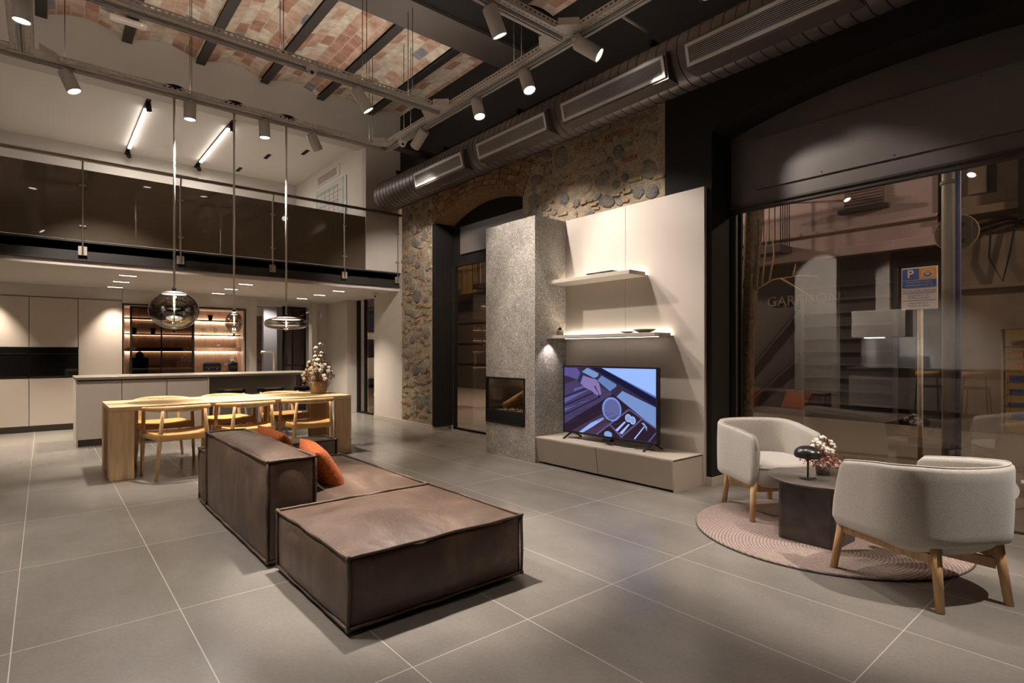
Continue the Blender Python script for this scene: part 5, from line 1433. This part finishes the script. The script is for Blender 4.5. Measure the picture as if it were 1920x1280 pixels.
# television
tv = thing('television', 'flat television showing a hand over a kitchen drawer in blue light', 'television', (4.45, 3.75, .298))
TY, TYW, TZ0, TZH = 4.362, 1.22, .375, .715
mb = MB(); mb.box(4.452, 4.50, 3.13, 4.375, .36, 1.10); obj('bezel', mb, MT['tvblack'], tv, bevel=.004)
mb = MB(); mb.box(4.445, 4.452, 3.13, 4.375, 1.094, 1.10); mb.box(4.445, 4.452, 3.13, 4.375, .36, .376); mb.box(4.445, 4.452, 3.13, 3.140, .36, 1.10); mb.box(4.445, 4.452, 4.365, 4.375, .36, 1.10); obj('frame', mb, MT['tvblack'], tv)
TVP = {'sky': [(0.443,0.987),(0.994,0.993),(0.994,0.632)],'skyrim': [(0.443,0.987),(0.466,0.989),(0.994,0.643),(0.994,0.604)],'frame': [(0.32,0.993),(0.443,0.987),(0.994,0.604),(0.994,0.499)],'counter': [(0.666,0.674),(0.994,0.483),(0.994,0.2),(0.605,0.586)],'cloth1': [(0.281,0.987),(0.41,0.908),(0.401,0.864),(0.358,0.836),(0.216,0.923)],'cloth2': [(0.443,0.878),(0.601,0.762),(0.605,0.734),(0.534,0.656),(0.396,0.803)],'board': [(0.003,0.724),(0.242,0.842),(0.57,0.624),(0.003,0.099)],'board_edge': [(0.57,0.624),(0.583,0.601),(0.003,0.073),(0.003,0.105)],'groove1': [(0.003,0.536),(0.348,0.724),(0.358,0.713),(0.003,0.516)],'groove2': [(0.003,0.396),(0.367,0.641),(0.377,0.627),(0.003,0.372)],'groove3': [(0.003,0.255),(0.424,0.572),(0.434,0.561),(0.003,0.235)],'drawer': [(0.003,0.073),(0.583,0.601),(0.994,0.2),(0.994,0.017),(0.003,-0.006)],'lane': [(0.089,0.011),(0.452,0.32),(0.534,0.2),(0.377,0.008)],'div1': [(0.73,0.431),(0.747,0.421),(0.396,0.006),(0.372,0.007)],'div2': [(0.854,0.31),(0.87,0.305),(0.666,0.024),(0.649,0.032)],'div3': [(0.743,0.427),(0.994,0.217),(0.994,0.194),(0.734,0.414)],'div4': [(0.525,0.175),(0.539,0.187),(0.675,0.025),(0.657,0.01)],'div5': [(0.994,0.155),(0.994,0.127),(0.938,0.017),(0.922,0.018)],'panhandle': [(0.182,0.008),(0.32,0.165),(0.461,0.273),(0.475,0.252),(0.348,0.12),(0.232,0.01)],'arm': [(0.003,0.978),(0.157,0.983),(0.211,0.891),(0.161,0.8),(0.058,0.845),(0.003,0.855)],'watch': [(0.202,0.916),(0.237,0.885),(0.202,0.751),(0.161,0.773)],'hand': [(0.221,0.873),(0.32,0.835),(0.387,0.82),(0.42,0.755),(0.443,0.611),(0.429,0.585),(0.405,0.643),(0.377,0.727),(0.358,0.713),(0.41,0.614),(0.405,0.58),(0.367,0.604),(0.33,0.649),(0.261,0.681),(0.202,0.751)],'spoonh1': [(0.688,0.249),(0.705,0.241),(0.618,0.097),(0.592,0.109)],'spoonh2': [(0.73,0.222),(0.743,0.213),(0.666,0.064),(0.636,0.076)],'whisk': [(0.882,0.214),(0.89,0.204),(0.797,0.021),(0.784,0.024)],'whiskhead': [(0.858,0.255),(0.882,0.264),(0.914,0.208),(0.91,0.151),(0.894,0.204)],'ring': [(0.396,0.569),(0.443,0.604),(0.507,0.671),(0.498,0.653),(0.452,0.611),(0.415,0.554)],}
TVC = {'bg':(.035,.024,.055),'sky':(.30,.46,.95),'skyrim':(.10,.16,.50),'frame':(.010,.010,.035),'counter':(.17,.26,.54),'cloth1':(.17,.27,.55),'cloth2':(.12,.20,.45),
 'board':(.058,.044,.112),'board_edge':(.02,.012,.04),'groove':(.018,.012,.05),'drawer':(.026,.013,.026),'lane':(.058,.034,.070),'div':(.10,.088,.20),'sheen':(.10,.11,.29),'panhandle':(.28,.40,.80),'arm':(.10,.08,.26),
 'watch':(.02,.03,.08),'hand':(.22,.16,.40),'spoonh':(.34,.46,.82),'whisk':(.34,.46,.85),'whiskhead':(.20,.28,.55),'ring':(.02,.012,.03),'pan':(.17,.27,.66),'panin':(.11,.12,.30),'sp':(.36,.50,.85),'bowl':(.22,.33,.62),'knob':(.04,.06,.12)}
keys = list(TVC); scr = MB(); depth = [0]
def tvx(): depth[0] += 1; return 4.4515 - depth[0]*.00012
def scr_poly(pts, key):
    x = tvx(); v = [(x, TY-u*TYW, TZ0+w*TZH) for u, w in pts]
    bm = scr.bm; vs = [bm.verts.new(p) for p in v]; es = [bm.edges.new((vs[i], vs[(i+1) % len(vs)])) for i in range(len(vs))]
    r = bmesh.ops.triangle_fill(bm, edges=es, use_beauty=True)
    for g in r['geom']:
        if isinstance(g, bmesh.types.BMFace):
            g.material_index = keys.index(key)
            if g.normal.x > 0: g.normal_flip()
clampuv = lambda P: [(min(.997,max(.003,u)), min(.997,max(.003,w))) for u, w in P]
scr_poly([(0,0),(1,0),(1,1),(0,1)], 'bg')
scr_extra = [[(.003,.50),(.36,.70),(.30,.66),(.003,.43)],[(.003,.34),(.30,.50),(.22,.47),(.003,.30)],[(.12,.66),(.28,.74),(.26,.70),(.12,.62)]]
order = ['skyrim','sky','frame','counter','cloth1','cloth2','drawer','lane','board','board_edge','groove1','groove2','groove3','ring','div1','div2','div3','div4','div5','panhandle']
for k in order:
  if k == 'groove1':
    for P_ in scr_extra: scr_poly(clampuv(P_), 'sheen')
  scr_poly(clampuv(TVP[k]), k.rstrip('12345') if k.rstrip('12345') in TVC else k)
def ell(u, w, a, b, key): scr_poly(clampuv([(u+a*math.cos(i*math.pi/16), w+b*math.sin(i*math.pi/16)) for i in range(32)]), key)
ell(.554,.401,.103,.173,'pan'); ell(.557,.401,.086,.145,'panin'); ell(.516,.035,.044,.046,'bowl'); ell(.448,.557,.016,.017,'knob')
for k in ('spoonh1','spoonh2'): scr_poly(clampuv(TVP[k]), 'spoonh')
ell(.728,.302,.032,.056,'sp'); ell(.772,.276,.031,.055,'sp'); ell(.728,.302,.024,.044,'bowl'); ell(.772,.276,.023,.043,'bowl')
for k in ('whisk','whiskhead','arm','hand','watch'): scr_poly(clampuv(TVP[k]), k)
for _ in range(26):   # folds and grain strokes in the picture
    u = random.uniform(.02,.5); w = random.uniform(.1,.5) if u < .3 else random.uniform(.1,.3); L = random.uniform(.05,.18)
    scr_poly(clampuv([(u,w),(u+L,w+L*.62),(u+L,w+L*.62-.006),(u,w-.006)]), random.choice(['lane','drawer','bg']))
obj('screen', scr, [EM('tv_'+k, c, 1.1) for k, c in TVC.items()], tv, norm=False)
for y in (4.26, 3.20):
    mb = MB(); mb.bar((4.475,y,.375),(4.35,y+.02,.302), .018, .014); mb.bar((4.475,y,.375),(4.60,y-.02,.302), .018, .014); obj('foot', mb, MT['tvblack'], tv)
mb = MB(); mb.box(4.39, 4.45, 3.66, 3.76, .335, .36); obj('sensor_box', mb, MT['tvblack'], tv)
mb = MB(); mb.tube([(4.46,3.70,.345),(4.44,3.62,.305),(4.43,3.5,.304),(4.46,3.42,.304),(4.43,3.36,.304),(4.47,3.28,.304),(4.50,3.2,.305)], .004, n=6)
mb.tube([(4.48,3.55,.304),(4.44,3.45,.310),(4.46,3.33,.33),(4.45,3.25,.34)], .003, n=6)
tag(obj('power_cable', mb, MT['tvblack']), 'thin black cable lying on the bench under the television', 'cable')

# ================================================================= LOUNGE CORNER
rg = thing('round_rug', 'round dusty pink rug under the side table and armchairs', 'rug', (4.109, 1.551, 0))
mb = MB(); mb.lathe([(0,.004),(.815,.004),(.822,.008),(.820,.014),(.81,.017),(0,.017)], (4.109,1.551,0), n=96, sm=False)
obj('pile', mb, MT['rug'], rg)
mb = MB(); mb.lathe([(0,.0005),(.825,.0005),(.825,.005),(.80,.005)], (4.109,1.551,0), n=96); obj('backing', mb, MT['rugedge'], rg)
# round top side tables
st = thing('side_table', 'round dark marble side table with block base between the armchairs', 'side table', (4.0, 1.5, .017))
mb = MB(); mb.lathe([(0,.392),(.325,.392),(.340,.402),(.342,.408),(.338,.412),(0,.412)], (4.0,1.5,0), n=72); obj('tabletop', mb, MT['marbletop'], st)
mb = MB()
mb.prism([(3.735,1.36),(3.755,1.335),(4.035,1.318),(4.05,1.34),(4.05,1.66),(4.03,1.68),(3.745,1.68),(3.735,1.66)], .374, (0,0,.018))
obj('block_base', mb, MT['marble'], st, bevel=.004)
# table lamp
tl = thing('table_lamp', 'small black mushroom shaped table lamp on the side table', 'lamp', (3.86, 1.54, .412))
lx, ly = 3.86, 1.54
mb = MB(); mb.lathe([(0,.413),(.052,.413),(.053,.417),(.050,.420),(0,.421)], (lx,ly,0), n=36); obj('base', mb, MT['blacklamp'], tl)
mb = MB(); mb.cyl((lx,ly,.420),(lx,ly,.56), .006); obj('stem', mb, MT['blacklamp'], tl)
mb = MB(); mb.lathe([(0,.556),(.060,.556),(.074,.553),(.082,.560),(.0845,.572),(.081,.592),(.068,.610),(.047,.622),(.022,.628),(0,.629)], (lx,ly,0), n=48); obj('lamp_shade', mb, MT['blacklamp'], tl)
# small cotton pot
cp = thing('cotton_flower_pot', 'small grey clay pot of dried cotton and pink leaves on the side table', 'plant', (4.08, 1.53, .412))
mb = MB(); mb.lathe([(0,.413),(.040,.413),(.054,.495),(.048,.497),(.036,.42),(0,.42)], (4.08,1.53,0), n=28); obj('pot', mb, MT['potclay'], cp)
BB = [(.0,.0,.155),(-.03,.03,.135),(-.045,.01,.12),(.03,-.03,.125),(.02,-.045,.11),(-.06,.04,.10),(.05,.0,.10),(-.02,-.03,.08),(.0,-.05,.075),(-.055,.02,.06),(-.03,.0,.10),(.06,-.04,.09),(.01,.05,.12)]
arrangement(cp, (4.08,1.53,.50), BB, 1.0, 170, .14, .13)

def lounge_chair():
    """origin on the floor at the middle of the back legs, facing +y"""
    t = thing('armchair', '', 'armchair', (0,0,0), 0, 'pale grey armchairs')
    legs = {'bl': ((-.205,.0),(-.185,.045)), 'br': ((.205,.0),(.185,.045)), 'fl': ((-.305,.56),(-.270,.525)), 'fr': ((.305,.56),(.270,.525))}
    for k, ((bx,by),(tx,ty)) in legs.items():
        mb = MB(); z1 = .34 if k[0] == 'b' else .30
        mb.tube([(bx,by,0),(tx,ty,z1)], [.0195,.0235], n=16); obj('leg', mb, MT['legwood'], t, local=True)
    mb = MB()
    for a, b in (((-.188,.04,.235),(-.272,.528,.255)), ((.188,.04,.235),(.272,.528,.255)), ((-.27,.525,.25),(.27,.525,.25)), ((-.27,.50,.262),(.19,.05,.19)), ((.27,.50,.262),(-.19,.05,.19))):
        mb.bar(a, b, .024, .052)
    obj('frame', mb, MT['legwood'], t, bevel=.004, local=True)
    # shell: outline runs from the left arm front round the back to the right arm front
    ny = .30
    def outline(s):     # s in 0..1
        a = abs(2*s-1); sg = -1 if s < .5 else 1
        # straight arm part for a in .62..1 , curved back for a < .62
        if a > .60:
            q = (a-.60)/.40; x = .350-.030*q; y = .235+.325*q
        else:
            th = (a/.60)*math.pi/2; p = 2/2.6
            x = .350*math.sin(th)**p; y = .235-.285*math.cos(th)**p
        return sg*x, y
    def off(s, d):
        e = 1e-3; x0, y0 = outline(max(0, s-e)); x1, y1 = outline(min(1, s+e))
        tx, ty = x1-x0, y1-y0; L = math.hypot(tx, ty) or 1; nx, ny_ = ty/L, -tx/L   # outward
        x, y = outline(s); return x+nx*d, y+ny_*d
    nS, nZ = 72, 16
    def prof(s):
        a = abs(2*s-1); zt = .695 - .065*max(0, (a-.3)/.7)**1.5; zb = .312 - .045*min(1, a/.95)
        q = (1-a)*1.55/.10   # rounded front corners
        if q < 1:
            c = 1-math.sqrt(max(0, 1-(1-q)**2)); zt -= .10*c; zb += .03*c
        return zb, zt
    mb = MB(); rings = []
    LN = lambda s: .030-.055*min(1, abs(2*s-1)/.7)
    th = .050
    for i in range(nS+1):
        s = i/nS; zb, zt = prof(s); row = []
        m = 8
        # closed cross-section: outer up, round top, inner down, round bottom
        for k in range(m+1):
            v = k/m; z = zb+.02+(zt-zb-.045)*v; lean = -.010+LN(s)*v**1.2
            row.append((s, lean+.004*math.sin(math.pi*v), z))
        for k in range(1, 6):
            an = math.pi*k/6; row.append((s, LN(s)-.010-th/2+th/2*math.cos(an), zt-.025+.025*math.sin(an)))
        for k in range(m+1):
            v = 1-k/m; z = zb+.02+(zt-zb-.045)*v; lean = -.010+LN(s)*v**1.2
            row.append((s, lean-th-.003*math.sin(math.pi*v), z))
        for k in range(1, 4):
            an = math.pi+math.pi*k/4; row.append((s, -.010-th/2+th/2*math.cos(an), zb+.02+.02*math.sin(an)))
        rings.append([mb.bm.verts.new((*off(q[0], q[1]), q[2])) for q in row])
    n = len(rings[0])
    for i in range(nS):
        for k in range(n):
            f = mb.bm.faces.new((rings[i][k], rings[i+1][k], rings[i+1][(k+1) % n], rings[i][(k+1) % n])); f.smooth = True
    for ring_, sg in ((rings[0], -1), (rings[-1], 1)):
        c = sum((v.co for v in ring_), Vector())/n; c += Vector((0,.016,0))
        cv = mb.bm.verts.new(c)
        for k in range(n):
            f = mb.bm.faces.new((ring_[k], ring_[(k+1) % n], cv)); f.smooth = True
    sh = obj('shell', mb, MT['boucle'], t, local=True)
    # welt along top edge
    mb = MB()
    pts = []
    for i in range(nS+1):
        s = i/nS; zb, zt = prof(s); x, y = off(s, LN(s)-.028); pts.append((x, y, zt+.001))
    mb.tube(pts, .0045, n=6); obj('piping', mb, MT['boucle'], sh, local=True)
    # seat cushion
    mb = MB()
    SO = []
    for i in range(61):
        s = i/60; x, y = off(.02+.96*s, -.058); SO.append((x, y))
    fx, fy = SO[0]
    front = []
    for k in range(1, 20):
        a = k/20; x = SO[-1][0]*(1-2*a); front.append((x, SO[-1][1]+.085*math.sin(math.pi*a)**.45))
    ringp = SO + front
    cx, cy = 0, .27
    lv = [(.55,.222),(.80,.245),(.93,.268),(.985,.29),(1.0,.33),(1.0,.375),(.985,.405),(.95,.420),(.85,.430),(.6,.438),(.3,.442)]
    rr_ = [[mb.bm.verts.new((cx+(x-cx)*k, cy+(y-cy)*k, z)) for x, y in ringp] for k, z in lv]
    nn = len(ringp)
    for A, B in zip(rr_, rr_[1:]):
        for k in range(nn):
            f = mb.bm.faces.new((A[k], A[(k+1) % nn], B[(k+1) % nn], B[k])); f.smooth = True
    f = mb.bm.faces.new(rr_[0][::-1]); f = mb.bm.faces.new(rr_[-1]); f.smooth = True
    st_ = obj('seat_cushion', mb, MT['seatfab'], t, local=True)
    mb = MB(); mb.tube([(cx+(x-cx)*.992, cy+(y-cy)*.992, .402) for x, y in ringp], .004, n=6, closed=True); obj('piping', mb, MT['seatfab'], st_, local=True)
    return t
ac = lounge_chair(); ac.location = (3.459, .6075, 0); ac.rotation_euler = (0,0,R(-28.9)); ac['label'] = 'pale grey armchair seen from behind at the right edge'
dup(ac, (4.48, 2.27, 0), R(148.6), 'pale grey armchair facing the viewer beside the window recess')

# ================================================================= REST OF THE SHOWROOM (only seen mirrored in the glass)
sk = thing('display_kitchen_counter', 'dark display kitchen counter seen reflected in the shop window', 'kitchen counter', (-3.2, 2.8, 0))
mb = MB(); mb.box(-3.8, -3.0, .6, 4.45, .1, .88); obj('body', mb, MT['islanddark'], sk)
mb = MB(); mb.box(-3.85, -2.95, .55, 4.5, .88, .92); obj('worktop', mb, MT['worktop'], sk)
hd = thing('cooker_hood', 'boxy grey cooker hood with light, seen reflected in the window', 'cooker hood', (-2.9, 3.8, 1.6))
mb = MB(); mb.box(-3.2, -2.7, 3.35, 4.3, 1.55, 2.10); obj('body', mb, MT['cab'], hd)
mb = MB(); mb.box(-2.9, -2.8, 3.75, 4.1, 1.53, 1.55); obj('lamp_strip', mb, MT['ledup'], hd); lamp('SPOT', (-3.3,3.9,1.52), (-3.9,3.9,1.0), 60, (.9,.95,1), hd, 'hood_light', spot_size=R(120), spot_blend=.6)
mb = MB(); mb.box(-3.1, -3.0, 3.7, 3.95, 2.10, 4.0); obj('duct_cover', mb, MT['cab'], hd)
bw = boxobj('display_wall', (-2.7, -2.5, 4.52, 5.37, 0, 3.7), MT['cab']); tag(bw, 'tall pale partition seen reflected in the shop window', 'partition')
lamp('SPOT', (-1.6, 4.6, 4.0), (-2.5, 4.9, 2.4), 900, (1,.95,.88), bw, 'spot_light', spot_size=R(50), spot_blend=.8)
lamp('SPOT', (-1.8, 3.6, 4.0), (-3.0, 3.4, 1.4), 1000, (1,.95,.88), bw, 'spot_light', spot_size=R(60), spot_blend=.8)
bk = boxobj('display_backsplash', (-4.0, -3.9, .5, 4.5, 0, 3.0), MT['plaster_grey']); tag(bk, 'grey wall panel behind the reflected display counter', 'partition')
for k, y in enumerate((2.94, 2.24, 1.64)):
    t = thing('counter_stool', 'dark stool at the display counter reflected in the window, %s' % ('far one','middle one','near one')[k], 'bar stool', (-2.6, y, 0), 0, 'stools at the display counter')
    mb = MB(); mb.box(-2.78, -2.42, y-.18, y+.18, .58, .62); obj('seat', mb, MT['black'], t, bevel=.02)
    mb = MB(); mb.tube([(-2.42-.08*(1-math.cos(a)), y+.19*math.sin(a), .84) for a in [(-1.4+.28*i) for i in range(11)]], .03, n=8, flat=(.4,1.6)); obj('backrest', mb, MT['tan'], t)
    for sx in (-1,1):
        for sy in (-1,1):
            mb = MB(); mb.cyl((-2.6+sx*.15,y+sy*.15,.82 if sx > 0 else .6),(-2.6+sx*.19,y+sy*.19,0), .014, n=8); obj('leg', mb, MT['black'], t)
